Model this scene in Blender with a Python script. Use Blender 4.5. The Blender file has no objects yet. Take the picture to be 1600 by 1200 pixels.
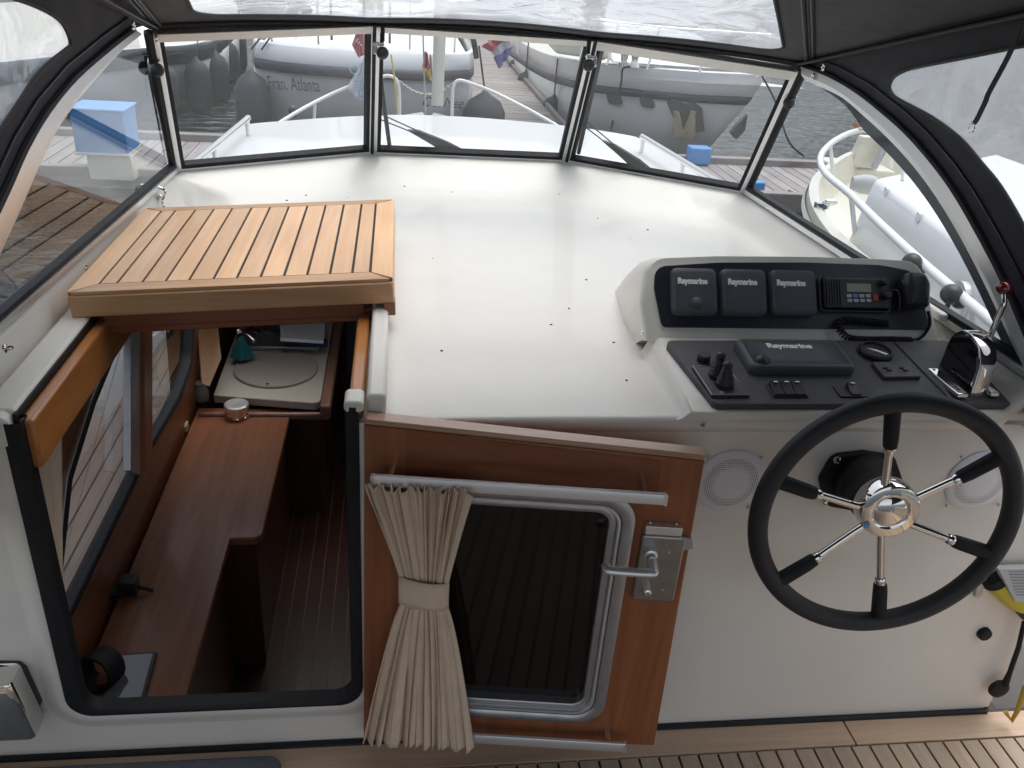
import bpy, bmesh, math, random
from mathutils import Vector, Matrix
random.seed(7)
scene = bpy.context.scene
col = scene.collection
R = math.radians
# ------------------------------------------------------------------ camera
F = 1340.0; EYE = Vector((0, 0, 1.65))
yc = Vector((-178, 701, -F)).normalized()
zc = Vector((200, 2604, F)).normalized(); zc = (zc - zc.dot(yc) * yc * 0.5).normalized(); yc = (yc - yc.dot(zc) * zc).normalized()
xc = yc.cross(zc)
ROT = Matrix((xc, yc, zc))            # camera axes -> world axes
cam = bpy.data.cameras.new('camera'); camo = bpy.data.objects.new('camera', cam); col.objects.link(camo)
cam.sensor_width = 36; cam.lens = 36 * F / 1600; cam.clip_start = 0.02; cam.clip_end = 3000
camo.matrix_world = Matrix.Translation(EYE) @ ROT.to_4x4()
scene.camera = camo
# ------------------------------------------------------------------ light
w = bpy.data.worlds.new('World'); scene.world = w; w.use_nodes = True
nt = w.node_tree; bg = nt.nodes['Background']
sky = nt.nodes.new('ShaderNodeTexSky'); sky.sky_type = 'NISHITA'; sky.sun_disc = False
SUN_EL, SUN_AZ = R(72), R(38)
sky.sun_elevation = SUN_EL; sky.sun_rotation = SUN_AZ; sky.dust_density = 4
hs = nt.nodes.new('ShaderNodeHueSaturation'); hs.inputs['Saturation'].default_value = 0.38
nt.links.new(sky.outputs[0], hs.inputs['Color']); nt.links.new(hs.outputs[0], bg.inputs[0])
bg.inputs[1].default_value = 0.15
sl = bpy.data.lights.new('sun', 'SUN'); sl.energy = .68; sl.angle = R(60); sl.color = (1, .98, .95)
so = bpy.data.objects.new('sun', sl); col.objects.link(so)
sd = Vector((math.sin(SUN_AZ) * math.cos(SUN_EL), math.cos(SUN_AZ) * math.cos(SUN_EL), math.sin(SUN_EL)))
so.rotation_euler = sd.to_track_quat('Z', 'Y').to_euler(); so.location = (0, 0, 30)
vs = scene.view_settings; vs.view_transform = 'Standard'; vs.look = 'None'; vs.gamma = 1; vs.exposure = 0.72
scene.cycles.max_bounces = 10; scene.cycles.transparent_max_bounces = 24; scene.cycles.diffuse_bounces = 5
scene.cycles.glossy_bounces = 5; scene.cycles.caustics_reflective = False; scene.cycles.caustics_refractive = False
scene.cycles.use_denoising = True
# ------------------------------------------------------------------ helpers
def ray(px, py): return (ROT @ Vector((px - 800, 600 - py, -F))).normalized()
def atZ(px, py, z): r = ray(px, py); return EYE + r * ((z - EYE.z) / r.z)
def atY(px, py, y): r = ray(px, py); return EYE + r * (y / r.y)
def atX(px, py, x): r = ray(px, py); return EYE + r * (x / r.x)
class Frame:
    def __init__(s, o, u, v):
        s.o = Vector(o); s.u = Vector(u).normalized(); v = Vector(v); s.v = (v - v.dot(s.u) * s.u).normalized(); s.n = s.u.cross(s.v)
    def __call__(s, a, b, c=0.0): return s.o + s.u * a + s.v * b + s.n * c
    def px(s, px, py, c=0.0):
        r = ray(px, py); o = s.o + s.n * c; p = EYE + r * ((o - EYE).dot(s.n) / r.dot(s.n)) - s.o
        return (p.dot(s.u), p.dot(s.v))
    def P(s, px, py, c=0.0): a, b = s.px(px, py, c); return s(a, b, c)
def rpoly(pts, r, seg=6):
    out = []; n = len(pts)
    rr = r if isinstance(r, (list, tuple)) else [r] * n
    for i in range(n):
        p = Vector(pts[i]); a = Vector(pts[i - 1]); b = Vector(pts[(i + 1) % n]); q = rr[i]
        if q <= 0: out.append(p[:]); continue
        da = (a - p).normalized(); db = (b - p).normalized()
        ang = da.angle(db); t = min(q / math.tan(ang / 2), (a - p).length * .49, (b - p).length * .49)
        q = t * math.tan(ang / 2); s0 = p + da * t; s1 = p + db * t
        c = p + (da + db).normalized() * (q / math.sin(ang / 2))
        v0 = s0 - c; v1 = s1 - c; a0 = math.atan2(v0.y, v0.x); a1 = math.atan2(v1.y, v1.x); d = a1 - a0
        while d > math.pi: d -= 2 * math.pi
        while d < -math.pi: d += 2 * math.pi
        for k in range(seg + 1):
            aa = a0 + d * k / seg; out.append((c.x + q * math.cos(aa), c.y + q * math.sin(aa)))
    return out
def smooth_path(pts, n=8, closed=False):
    pts = [Vector(p) for p in pts]; m = len(pts); out = []
    rng = m if closed else m - 1
    for i in range(rng):
        if closed: p0, p1, p2, p3 = pts[i - 1], pts[i], pts[(i + 1) % m], pts[(i + 2) % m]
        else: p0 = pts[max(i - 1, 0)]; p1 = pts[i]; p2 = pts[i + 1]; p3 = pts[min(i + 2, m - 1)]
        for k in range(n):
            t = k / n
            out.append(.5 * ((2 * p1) + (p2 - p0) * t + (2 * p0 - 5 * p1 + 4 * p2 - p3) * t * t + (3 * p1 - p0 - 3 * p2 + p3) * t ** 3))
    if not closed: out.append(pts[-1])
    return out
def adopt(o, parent):
    o.parent = parent
    if parent.type == 'EMPTY': o.matrix_parent_inverse = Matrix.Translation(-parent.location)
class B:
    def __init__(s): s.v = []; s.f = []
    def add(s, vs, fs): o = len(s.v); s.v += [tuple(v) for v in vs]; s.f += [tuple(i + o for i in f) for f in fs]; return s
    def box(s, c, size, fr=None):
        hx, hy, hz = [q / 2 for q in size]; c = Vector(c)
        P = [(sx * hx, sy * hy, sz * hz) for sx in (-1, 1) for sy in (-1, 1) for sz in (-1, 1)]
        vs = [(fr(c.x + p[0], c.y + p[1], c.z + p[2]) if fr else c + Vector(p)) for p in P]
        return s.add(vs, [(0, 1, 3, 2), (4, 6, 7, 5), (0, 4, 5, 1), (2, 3, 7, 6), (0, 2, 6, 4), (1, 5, 7, 3)])
    def prism(s, fr, poly, c0, c1, inset=0.0):
        n = len(poly); cx = sum(p[0] for p in poly) / n; cy = sum(p[1] for p in poly) / n
        def ins(p):
            if not inset: return p
            d = Vector((p[0] - cx, p[1] - cy)); l = d.length; return (cx + d.x * (1 - inset / max(l, 1e-6)), cy + d.y * (1 - inset / max(l, 1e-6)))
        vs = [fr(p[0], p[1], c0) for p in poly] + [fr(*ins(p), c1) for p in poly]
        return s.add(vs, [tuple(range(n))[::-1], tuple(range(n, 2 * n))] + [(i, (i + 1) % n, n + (i + 1) % n, n + i) for i in range(n)])
    def loft(s, loops, closed=True, cap=True):
        n = len(loops[0]); vs = [v for l in loops for v in l]; fs = []
        for j in range(len(loops) - 1):
            for i in range(n if closed else n - 1):
                a = j * n + i; b = j * n + (i + 1) % n; fs.append((a, b, b + n, a + n))
        if cap: fs += [tuple(range(n))[::-1], tuple(range((len(loops) - 1) * n, len(loops) * n))]
        return s.add(vs, fs)
    def tube(s, path, r, n=10, closed=False, cap=True, flat=1.0):
        path = [Vector(p) for p in path]; m = len(path)
        rr = r if isinstance(r, (list, tuple)) else [r] * m
        T = []
        for i in range(m):
            a = path[i - 1] if (i > 0 or closed) else path[0]; b = path[(i + 1) % m] if (i < m - 1 or closed) else path[-1]
            t = (b - a); T.append(t.normalized() if t.length > 1e-9 else Vector((0, 0, 1)))
        up = Vector((0, 0, 1)) if abs(T[0].z) < .9 else Vector((1, 0, 0))
        nrm = (up - up.dot(T[0]) * T[0]).normalized(); loops = []
        for i in range(m):
            nrm = (nrm - nrm.dot(T[i]) * T[i]).normalized(); bn = T[i].cross(nrm)
            loops.append([path[i] + (nrm * math.cos(2 * math.pi * k / n) + bn * math.sin(2 * math.pi * k / n) * flat) * rr[i] for k in range(n)])
        if closed: loops.append(loops[0])
        return s.loft(loops, True, cap and not closed)
    def lathe(s, fr, prof, n=28, a=0, b=0, cap=True):
        loops = [[fr(a + r * math.cos(2 * math.pi * k / n), b + r * math.sin(2 * math.pi * k / n), h) for k in range(n)] for r, h in prof]
        return s.loft(loops, True, cap)
    def ring(s, fr, outer, inner, c0, c1, round_=0.0):
        n = len(outer)
        L = [[fr(*p, c0) for p in outer], [fr(*p, c1 - round_) for p in outer]]
        if round_:
            L.append([fr(p[0] * .8 + q[0] * .2, p[1] * .8 + q[1] * .2, c1) for p, q in zip(outer, inner)])
            L.append([fr(p[0] * .2 + q[0] * .8, p[1] * .2 + q[1] * .8, c1) for p, q in zip(outer, inner)])
            L.append([fr(*p, c1 - round_) for p in inner])
        else: L.append([fr(*p, c1) for p in inner])
        L.append([fr(*p, c0) for p in inner]); L.append(L[0])
        return s.loft(L, True, False)
    def ball(s, c, r, n=14, sc=(1, 1, 1)):
        c = Vector(c); L = []
        for j in range(1, n): 
            a = math.pi * j / n; L.append([c + Vector((r * math.sin(a) * math.cos(2 * math.pi * k / n) * sc[0], r * math.sin(a) * math.sin(2 * math.pi * k / n) * sc[1], r * math.cos(a) * sc[2])) for k in range(n)])
        return s.loft(L)
    def quad(s, a, b, c, d): return s.add([a, b, c, d], [(0, 1, 2, 3)])
    def build(s, name, mat, parent=None, smooth=False, bevel=0, seg=2, sub=0, solid=0, recalc=True, angle=40):
        me = bpy.data.meshes.new(name); me.from_pydata(s.v, [], s.f)
        bm = bmesh.new(); bm.from_mesh(me)
        bmesh.ops.delete(bm, geom=[v for v in bm.verts if not v.link_faces], context='VERTS')
        if recalc: bmesh.ops.recalc_face_normals(bm, faces=bm.faces)
        if smooth:
            for f in bm.faces: f.smooth = True
            for e in bm.edges:
                if len(e.link_faces) == 2 and e.calc_face_angle(0) > R(angle): e.smooth = False
        bm.to_mesh(me); bm.free()
        for mm in (mat if isinstance(mat, list) else [mat]): me.materials.append(mm)
        o = bpy.data.objects.new(name, me); col.objects.link(o)
        if parent: adopt(o, parent)
        if solid: m = o.modifiers.new('solid', 'SOLIDIFY'); m.thickness = solid; m.offset = 0
        if bevel:
            m = o.modifiers.new('bevel', 'BEVEL'); m.width = bevel; m.segments = seg; m.limit_method = 'ANGLE'; m.angle_limit = R(35); m.harden_normals = False
            for p in me.polygons: p.use_smooth = True
            if hasattr(me, 'set_sharp_from_angle') and not smooth: me.set_sharp_from_angle(angle=R(60))
        return o
def each(b, name, m, parent=None, **k):
    """build every separate piece held by b as an object of its own"""
    par = list(range(len(b.v)))
    def find(i):
        while par[i] != i: par[i] = par[par[i]]; i = par[i]
        return i
    for f in b.f:
        for i in f[1:]: par[find(i)] = find(f[0])
    gr = {}
    for f in b.f: gr.setdefault(find(f[0]), []).append(f)
    out = []
    for fs in gr.values():
        ids = sorted({i for f in fs for i in f}); mp = {i: j for j, i in enumerate(ids)}; c = B(); c.v = [b.v[i] for i in ids]; c.f = [tuple(mp[i] for i in f) for f in fs]
        out.append(c.build(name, m, parent, **k))
    return out
def plate(name, fr, outer, holes, c0, c1, mat, parent=None, bevel=0, fix=None):
    bm = bmesh.new(); es = []; loops = []
    for lp in [outer] + holes:
        vs = [bm.verts.new((p[0], p[1], 0)) for p in lp]; loops.append(vs)
        es += [bm.edges.new((vs[i], vs[(i + 1) % len(vs)])) for i in range(len(vs))]
    bmesh.ops.triangle_fill(bm, edges=es, use_beauty=True, use_dissolve=False)
    bm.verts.index_update(); V = [(v.co.x, v.co.y) for v in bm.verts]; Fs = [tuple(v.index for v in f.verts) for f in bm.faces]
    L = [[v.index for v in l] for l in loops]; bm.free(); n = len(V); b = B()
    fs = [f for f in Fs] + [tuple(i + n for i in f[::-1]) for f in Fs]
    for l in L:
        for i in range(len(l)): a, c = l[i], l[(i + 1) % len(l)]; fs.append((a, c, c + n, a + n))
    b.add([fr(*p, c0) for p in V] + [fr(*p, c1) for p in V], fs)
    return b.build(name, mat, parent, bevel=bevel)
def tag(o, label=None, cat=None, group=None, kind=None):
    if label: o['label'] = label
    if cat: o['category'] = cat
    if group: o['group'] = group
    if kind: o['kind'] = kind
    return o
def empty(name, loc, label, cat, group=None):
    o = bpy.data.objects.new(name, None); o.empty_display_size = .05; col.objects.link(o)
    # the empty sits at the base of its thing; its parts are written in world coordinates and moved under it
    o.location = loc; tag(o, label, cat, group); return o
def copy_thing(root, delta, label, rot=None):
    c = root.copy(); col.objects.link(c); c['label'] = label; c.location = root.location + Vector(delta)
    for ch in list(root.children):
        d = ch.copy(); col.objects.link(d); d.parent = c
        for g in list(ch.children): e = g.copy(); col.objects.link(e); e.parent = d
    return c
def text_obj(name, s, fr, a, b, c, size, mat, parent, shear=0, bold=0.0, width=None, ext=0.0004, align='CENTER'):
    cu = bpy.data.curves.new(name, 'FONT'); cu.body = s; cu.size = size; cu.align_x = align; cu.align_y = 'CENTER'; cu.offset = bold; cu.extrude = ext; cu.shear = shear
    cu.resolution_u = 3
    t = bpy.data.objects.new('tmp', cu); col.objects.link(t); bpy.context.view_layer.update()
    me = bpy.data.meshes.new_from_object(t); bpy.data.objects.remove(t)
    xs = [v.co.x for v in me.vertices]; k = 1
    if width: k = width / (max(xs) - min(xs))
    for v in me.vertices: v.co = fr(a + v.co.x * k, b + v.co.y, c + v.co.z)
    me.materials.clear(); me.materials.append(mat)
    o = bpy.data.objects.new(name, me); col.objects.link(o); adopt(o, parent)
    return o
# ------------------------------------------------------------------ materials
def mat(name, color, rough=.5, metal=0, coat=0, noise=0, nscale=8, bump=0, bscale=200, spec=.5, stretch=None, c2=None, sheen=0):
    m = bpy.data.materials.new(name); m.use_nodes = True; n = m.node_tree; b = n.nodes['Principled BSDF']
    b.inputs['Base Color'].default_value = (*color, 1); b.inputs['Roughness'].default_value = rough; b.inputs['Metallic'].default_value = metal
    b.inputs['Coat Weight'].default_value = coat; b.inputs['Coat Roughness'].default_value = .08; b.inputs['Specular IOR Level'].default_value = spec
    tc = n.nodes.new('ShaderNodeTexCoord'); mp = n.nodes.new('ShaderNodeMapping'); n.links.new(tc.outputs['Object'], mp.inputs[0])
    if stretch: mp.inputs['Scale'].default_value = stretch
    if noise or c2:
        t = n.nodes.new('ShaderNodeTexNoise'); t.inputs['Scale'].default_value = nscale; t.inputs['Detail'].default_value = 6; t.inputs['Roughness'].default_value = .6
        n.links.new(mp.outputs[0], t.inputs[0]); mx = n.nodes.new('ShaderNodeMix'); mx.data_type = 'RGBA'
        cc = c2 or tuple(q * (1 - noise) for q in color)
        mx.inputs['A'].default_value = (*color, 1); mx.inputs['B'].default_value = (*cc, 1)
        rp = n.nodes.new('ShaderNodeMapRange'); rp.inputs[1].default_value = .35; rp.inputs[2].default_value = .68
        n.links.new(t.outputs[0], rp.inputs[0]); n.links.new(rp.outputs[0], mx.inputs['Factor']); n.links.new(mx.outputs['Result'], b.inputs['Base Color'])
        rr = n.nodes.new('ShaderNodeMapRange'); rr.inputs[3].default_value = max(rough - .06, .02); rr.inputs[4].default_value = rough + .08
        n.links.new(t.outputs[0], rr.inputs[0]); n.links.new(rr.outputs[0], b.inputs['Roughness'])
    if bump:
        t2 = n.nodes.new('ShaderNodeTexNoise'); t2.inputs['Scale'].default_value = bscale; t2.inputs['Detail'].default_value = 3
        n.links.new(mp.outputs[0], t2.inputs[0]); bp = n.nodes.new('ShaderNodeBump'); bp.inputs['Strength'].default_value = bump; bp.inputs['Distance'].default_value = .002
        n.links.new(t2.outputs[0], bp.inputs['Height']); n.links.new(bp.outputs[0], b.inputs['Normal'])
    return m
def wood(name, c1, c2, axis='Y', scale=1.0, rough=.35, coat=.3, contrast=1.0, island=0.0):
    m = bpy.data.materials.new(name); m.use_nodes = True; n = m.node_tree; b = n.nodes['Principled BSDF']; lk = n.links.new
    b.inputs['Coat Weight'].default_value = coat; b.inputs['Coat Roughness'].default_value = .12
    tc = n.nodes.new('ShaderNodeTexCoord'); mp = n.nodes.new('ShaderNodeMapping'); lk(tc.outputs['Object'], mp.inputs[0])
    s = [40, 40, 40]; s['XYZ'.index(axis)] = 2.2; mp.inputs['Scale'].default_value = [q * scale for q in s]
    geo = n.nodes.new('ShaderNodeNewGeometry')
    add = n.nodes.new('ShaderNodeVectorMath'); add.operation = 'ADD'; sc = n.nodes.new('ShaderNodeVectorMath'); sc.operation = 'SCALE'; sc.inputs[0].default_value = (37, 17, 23)
    lk(geo.outputs['Random Per Island'], sc.inputs['Scale']); lk(mp.outputs[0], add.inputs[0]); lk(sc.outputs[0], add.inputs[1])
    t = n.nodes.new('ShaderNodeTexNoise'); t.inputs['Scale'].default_value = 1; t.inputs['Detail'].default_value = 8; t.inputs['Roughness'].default_value = .62; t.inputs['Distortion'].default_value = .6
    lk(add.outputs[0], t.inputs[0])
    rp = n.nodes.new('ShaderNodeMapRange'); rp.inputs[1].default_value = .3; rp.inputs[2].default_value = .7; lk(t.outputs[0], rp.inputs[0])
    mx = n.nodes.new('ShaderNodeMix'); mx.data_type = 'RGBA'; mx.inputs['A'].default_value = (*c1, 1); mx.inputs['B'].default_value = (*c2, 1)
    lk(rp.outputs[0], mx.inputs['Factor'])
    t3 = n.nodes.new('ShaderNodeTexNoise'); t3.inputs['Scale'].default_value = 3; lk(tc.outputs['Object'], t3.inputs[0])
    hv = n.nodes.new('ShaderNodeHueSaturation'); ma = n.nodes.new('ShaderNodeMath'); ma.operation = 'MULTIPLY_ADD'; ma.inputs[1].default_value = island; ma.inputs[2].default_value = 1 - island / 2
    lk(geo.outputs['Random Per Island'], ma.inputs[0])
    mb = n.nodes.new('ShaderNodeMath'); mb.operation = 'MULTIPLY_ADD'; mb.inputs[1].default_value = .35; mb.inputs[2].default_value = .83
    lk(t3.outputs[0], mb.inputs[0]); mc = n.nodes.new('ShaderNodeMath'); mc.operation = 'MULTIPLY'; lk(ma.outputs[0], mc.inputs[0]); lk(mb.outputs[0], mc.inputs[1])
    lk(mc.outputs[0], hv.inputs['Value']); lk(mx.outputs['Result'], hv.inputs['Color']); lk(hv.outputs[0], b.inputs['Base Color'])
    rr = n.nodes.new('ShaderNodeMapRange'); rr.inputs[3].default_value = rough - .08; rr.inputs[4].default_value = rough + .12; lk(t.outputs[0], rr.inputs[0]); lk(rr.outputs[0], b.inputs['Roughness'])
    bp = n.nodes.new('ShaderNodeBump'); bp.inputs['Strength'].default_value = .12; bp.inputs['Distance'].default_value = .001; lk(t.outputs[0], bp.inputs['Height']); lk(bp.outputs[0], b.inputs['Normal'])
    return m
def glass(name, tint=(.93, .95, .95), refl=1.0, haze=0.0):
    m = bpy.data.materials.new(name); m.use_nodes = True; n = m.node_tree; n.nodes.clear(); lk = n.links.new
    out = n.nodes.new('ShaderNodeOutputMaterial'); tr = n.nodes.new('ShaderNodeBsdfTransparent'); tr.inputs[0].default_value = (*tint, 1)
    gl = n.nodes.new('ShaderNodeBsdfGlossy'); gl.inputs['Roughness'].default_value = .02; gl.inputs[0].default_value = (.9, .92, .95, 1)
    ge = n.nodes.new('ShaderNodeNewGeometry'); dt = n.nodes.new('ShaderNodeVectorMath'); dt.operation = 'DOT_PRODUCT'; lk(ge.outputs['Normal'], dt.inputs[0]); lk(ge.outputs['Incoming'], dt.inputs[1])
    def M(op, x, y=None):
        q = n.nodes.new('ShaderNodeMath'); q.operation = op; q.use_clamp = op != 'ABSOLUTE' and op != 'POWER'
        if hasattr(x, 'links'): lk(x, q.inputs[0])
        else: q.inputs[0].default_value = x
        if y is not None: q.inputs[1].default_value = y
        return q.outputs[0]
    om = n.nodes.new('ShaderNodeMath'); om.operation = 'SUBTRACT'; om.inputs[0].default_value = 1; lk(M('ABSOLUTE', dt.outputs['Value']), om.inputs[1])
    mu = n.nodes.new('ShaderNodeMath'); mu.operation = 'MULTIPLY_ADD'; mu.inputs[1].default_value = .92 * refl; mu.inputs[2].default_value = .075 * refl; mu.use_clamp = True
    lk(M('POWER', om.outputs[0], 4.2), mu.inputs[0])
    mx = n.nodes.new('ShaderNodeMixShader'); lk(mu.outputs[0], mx.inputs[0]); lk(tr.outputs[0], mx.inputs[1]); lk(gl.outputs[0], mx.inputs[2])
    last = mx
    if haze:
        df = n.nodes.new('ShaderNodeBsdfTranslucent'); df.inputs[0].default_value = (.85, .88, .92, 1); d2 = n.nodes.new('ShaderNodeBsdfDiffuse'); d2.inputs[0].default_value = (.8, .83, .86, 1)
        m0 = n.nodes.new('ShaderNodeMixShader'); m0.inputs[0].default_value = .3; lk(df.outputs[0], m0.inputs[1]); lk(d2.outputs[0], m0.inputs[2])
        tc = n.nodes.new('ShaderNodeTexCoord'); t = n.nodes.new('ShaderNodeTexNoise'); t.inputs['Scale'].default_value = 5; t.inputs['Detail'].default_value = 3; t.inputs['Distortion'].default_value = 1.5; lk(tc.outputs['Object'], t.inputs[0])
        rp = n.nodes.new('ShaderNodeMapRange'); rp.inputs[1].default_value = .3; rp.inputs[2].default_value = .7; rp.inputs[3].default_value = haze * .7; rp.inputs[4].default_value = min(haze * 1.25, 1)
        lk(t.outputs[0], rp.inputs[0]); m2 = n.nodes.new('ShaderNodeMixShader'); lk(rp.outputs[0], m2.inputs[0]); lk(mx.outputs[0], m2.inputs[1]); lk(m0.outputs[0], m2.inputs[2])
        bp = n.nodes.new('ShaderNodeBump'); bp.inputs['Strength'].default_value = .5; bp.inputs['Distance'].default_value = .02; lk(t.outputs[0], bp.inputs['Height']); lk(bp.outputs[0], gl.inputs['Normal'])
        gl.inputs['Roughness'].default_value = .08; last = m2
    lk(last.outputs[0], out.inputs[0]); return m
GEL = mat('gelcoat', (.79, .765, .705), .46, coat=.25, noise=.045, nscale=5, bump=.10, bscale=140)
GELD = mat('gelcoat_bulkhead', (.78, .75, .69), .38, coat=.35, noise=.07, nscale=2.0, bump=.12, bscale=45)
WHITE = mat('white_paint', (.8, .81, .82), .3, coat=.3, noise=.05, nscale=3)
CREAM = mat('cream_paint', (.74, .72, .62), .35, coat=.3, noise=.06, nscale=3)
STEEL = mat('polished_steel', (.75, .73, .7), .06, 1)
ALU = mat('anodised_aluminium', (.80, .80, .81), .42, .85, bump=.05, bscale=400)
ALUD = mat('dull_aluminium', (.52, .53, .55), .42, .9, noise=.15, nscale=30)
CAPS = mat('cream_frame_bar', (.84, .81, .76), .35, coat=.2, noise=.05)
RUBBER = mat('black_rubber', (.016, .017, .020), .6, noise=.3, nscale=60, bump=.1, spec=.3)
PLAST = mat('black_plastic', (.022, .022, .026), .38, bump=.25, bscale=900)
PANEL = mat('charcoal_panel', (.065, .065, .073), .42, noise=.15, nscale=25, bump=.35, bscale=1100)
COVER = mat('grey_rubber_cover', (.085, .098, .108), .55, noise=.12, nscale=40, bump=.2, bscale=700)
NAVY = mat('navy_panel', (.024, .027, .040), .35, bump=.1, bscale=900)
CANVAS = mat('charcoal_canvas', (.055, .056, .068), .85, noise=.25, nscale=10, bump=.5, bscale=900)
CANVASL = mat('charcoal_canvas_inner', (.08, .080, .086), .85, noise=.2, nscale=10, bump=.5, bscale=900)
ZIP = mat('black_zip', (.012, .012, .015), .5, bump=.6, bscale=1200)
TEAK = wood('teak_light', (.87, .56, .32), (.75, .43, .22), 'Y', 1, .42, .12, island=.26)
TEAKX = wood('teak_crosswise', (.64, .38, .20), (.50, .275, .135), 'X', 1, .42, .12, island=.08)
TEAKF = wood('teak_floor', (.43, .335, .25), (.33, .25, .18), 'Y', 1, .55, 0, island=.18)
TEAKFX = wood('teak_floor_margin', (.54, .40, .28), (.42, .29, .20), 'X', 1, .55, 0, island=.1)
MAHOG = wood('mahogany_door', (.36, .128, .05), (.22, .068, .026), 'Z', .8, .4, .22)
MAHOGX = wood('mahogany_crosswise', (.30, .10, .042), (.18, .055, .022), 'X', .8, .4, .22)
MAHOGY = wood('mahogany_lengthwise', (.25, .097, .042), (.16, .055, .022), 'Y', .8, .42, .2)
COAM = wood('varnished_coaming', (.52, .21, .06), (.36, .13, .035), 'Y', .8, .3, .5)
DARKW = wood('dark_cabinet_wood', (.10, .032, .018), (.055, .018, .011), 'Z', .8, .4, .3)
DECKT = wood('weathered_teak', (.22, .18, .155), (.165, .135, .115), 'Y', 1, .7, 0, island=.12)
DOCKW = wood('weathered_dock', (.36, .33, .32), (.25, .23, .23), 'Y', .5, .8, 0, island=.25)
DOCKX = wood('weathered_dock_crosswise', (.36, .33, .31), (.25, .23, .22), 'X', .5, .8, 0, island=.25)
CAULK = mat('black_caulk', (.012, .011, .011), .6)
SEAM = mat('pale_seam', (.22, .17, .12), .6)
LINEN = mat('beige_curtain', (.74, .60, .46), .9, noise=.08, nscale=30, bump=.5, bscale=1400)
GLASS = glass('clear_glass', (.86, .89, .9), 1.15)
SGLASS = glass('side_glass', (.80, .83, .84), 1.0)
TINT = mat('dark_door_glass', (.012, .009, .008), .06, coat=0, spec=.42)
VINYL = glass('clear_vinyl', (.86, .88, .9), 1.0, haze=.30)
INK = mat('white_print', (.92, .92, .92), .5)
INKB = mat('black_print', (.02, .02, .02), .5)
RED = mat('dark_red_knob', (.16, .008, .012), .15, coat=1)
BLUE = mat('blue_plastic', (.12, .33, .68), .45, noise=.06)
NAVYP = mat('navy_rubbing_strake', (.045, .05, .07), .5, noise=.2, nscale=6)
HULLG = mat('light_grey_hull', (.33, .33, .34), .3, coat=.4, noise=.1, nscale=1.5)
HULLC = mat('warm_grey_hull', (.42, .42, .41), .35, coat=.3, noise=.08, nscale=1.2)
HULLW = mat('pale_hull', (.56, .56, .55), .35, coat=.3, noise=.1, nscale=1.2)
ANTIF = mat('antifouling', (.02, .03, .06), .7)
FEND = mat('dark_fender', (.035, .04, .052), .6, noise=.2, nscale=12)
SINK = mat('speckled_stone', (.52, .48, .42), .45, noise=.18, nscale=300)
TEAL = mat('teal_cloth', (.02, .17, .19), .9, bump=1, bscale=120)
YELLOW = mat('yellow_plastic', (.62, .52, .04), .4, coat=.2)
GREYP = mat('grey_plastic', (.45, .46, .46), .5)
LCD = mat('lcd_screen', (.22, .25, .19), .25)
DARK = mat('dark_interior', (.03, .022, .018), .8)
HEAD = mat('headlining', (.4, .36, .3), .8)
# ------------------------------------------------------------------ water
def water_material():
    m = bpy.data.materials.new('harbour_water'); m.use_nodes = True; n = m.node_tree; b = n.nodes['Principled BSDF']; lk = n.links.new
    b.inputs['Base Color'].default_value = (.025, .035, .04, 1); b.inputs['Roughness'].default_value = .12; b.inputs['IOR'].default_value = 1.33
    tc = n.nodes.new('ShaderNodeTexCoord'); mp = n.nodes.new('ShaderNodeMapping'); mp.inputs['Scale'].default_value = (1, 2.2, 1); mp.inputs['Rotation'].default_value = (0, 0, .15); lk(tc.outputs['Object'], mp.inputs[0])
    t = n.nodes.new('ShaderNodeTexNoise'); t.inputs['Scale'].default_value = 1.9; t.inputs['Detail'].default_value = 2.5; t.inputs['Roughness'].default_value = .45; lk(mp.outputs[0], t.inputs[0])
    bp = n.nodes.new('ShaderNodeBump'); bp.inputs['Strength'].default_value = 1.0; bp.inputs['Distance'].default_value = .2; lk(t.outputs[0], bp.inputs['Height']); lk(bp.outputs[0], b.inputs['Normal'])
    return m
WATER_Z = -1.1
b = B(); b.quad((-600, -300, WATER_Z), (600, -300, WATER_Z), (600, 1200, WATER_Z), (-600, 1200, WATER_Z)); tag(b.build('water', water_material()), 'grey rippled harbour water', 'water', kind='structure')
# ------------------------------------------------------------------ docks
DOCK_Z = -.6
def dock(name, x0, x1, y0, y1, along, label, fascia=True):
    root = empty(name, ((x0 + x1) / 2, (y0 + y1) / 2, WATER_Z), label, 'jetty', 'jetties of the marina')
    b = B(); s = .142; g = .012
    if along == 'X':       # boards run in X, laid side by side in Y
        y = y0
        while y < y1: b.box(((x0 + x1) / 2, y + s / 2, DOCK_Z - .015 + random.uniform(-.002, .002)), (x1 - x0, s - g, .03)); y += s
    else:
        x = x0
        while x < x1: b.box((x + s / 2, (y0 + y1) / 2, DOCK_Z - .015 + random.uniform(-.002, .002)), (s - g, y1 - y0, .03)); x += s
    b.build('deck_boards', DOCKX if along == 'X' else DOCKW, root)
    b = B(); b.box(((x0 + x1) / 2, (y0 + y1) / 2, DOCK_Z - .14), (x1 - x0 - .04, y1 - y0 - .04, .2)); b.build('float_body', mat('dock_float', (.05, .05, .055), .8), root)
    b = B()
    if fascia:
        for yy in (y0 - .03, y1 + .05): b.box(((x0 + x1) / 2, yy, DOCK_Z - .02), (x1 - x0, .12, .2))
        b.build('edge_board', DOCKX, root, bevel=.01)
    else:
        for xx in (x0 - .03, x1 + .05): b.box((xx, (y0 + y1) / 2, DOCK_Z - .04), (.06, y1 - y0, .2))
        b.build('edge_board', DOCKW, root, bevel=.01)
    return root
dock('jetty', -14, 16, 8.72, 10.3, 'Y', 'weathered wooden jetty crossing in front of the bow')
dock('jetty', 1.16, 2.3, 10.42, 26, 'X', 'weathered jetty running away between the two moored boats', False)
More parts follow.
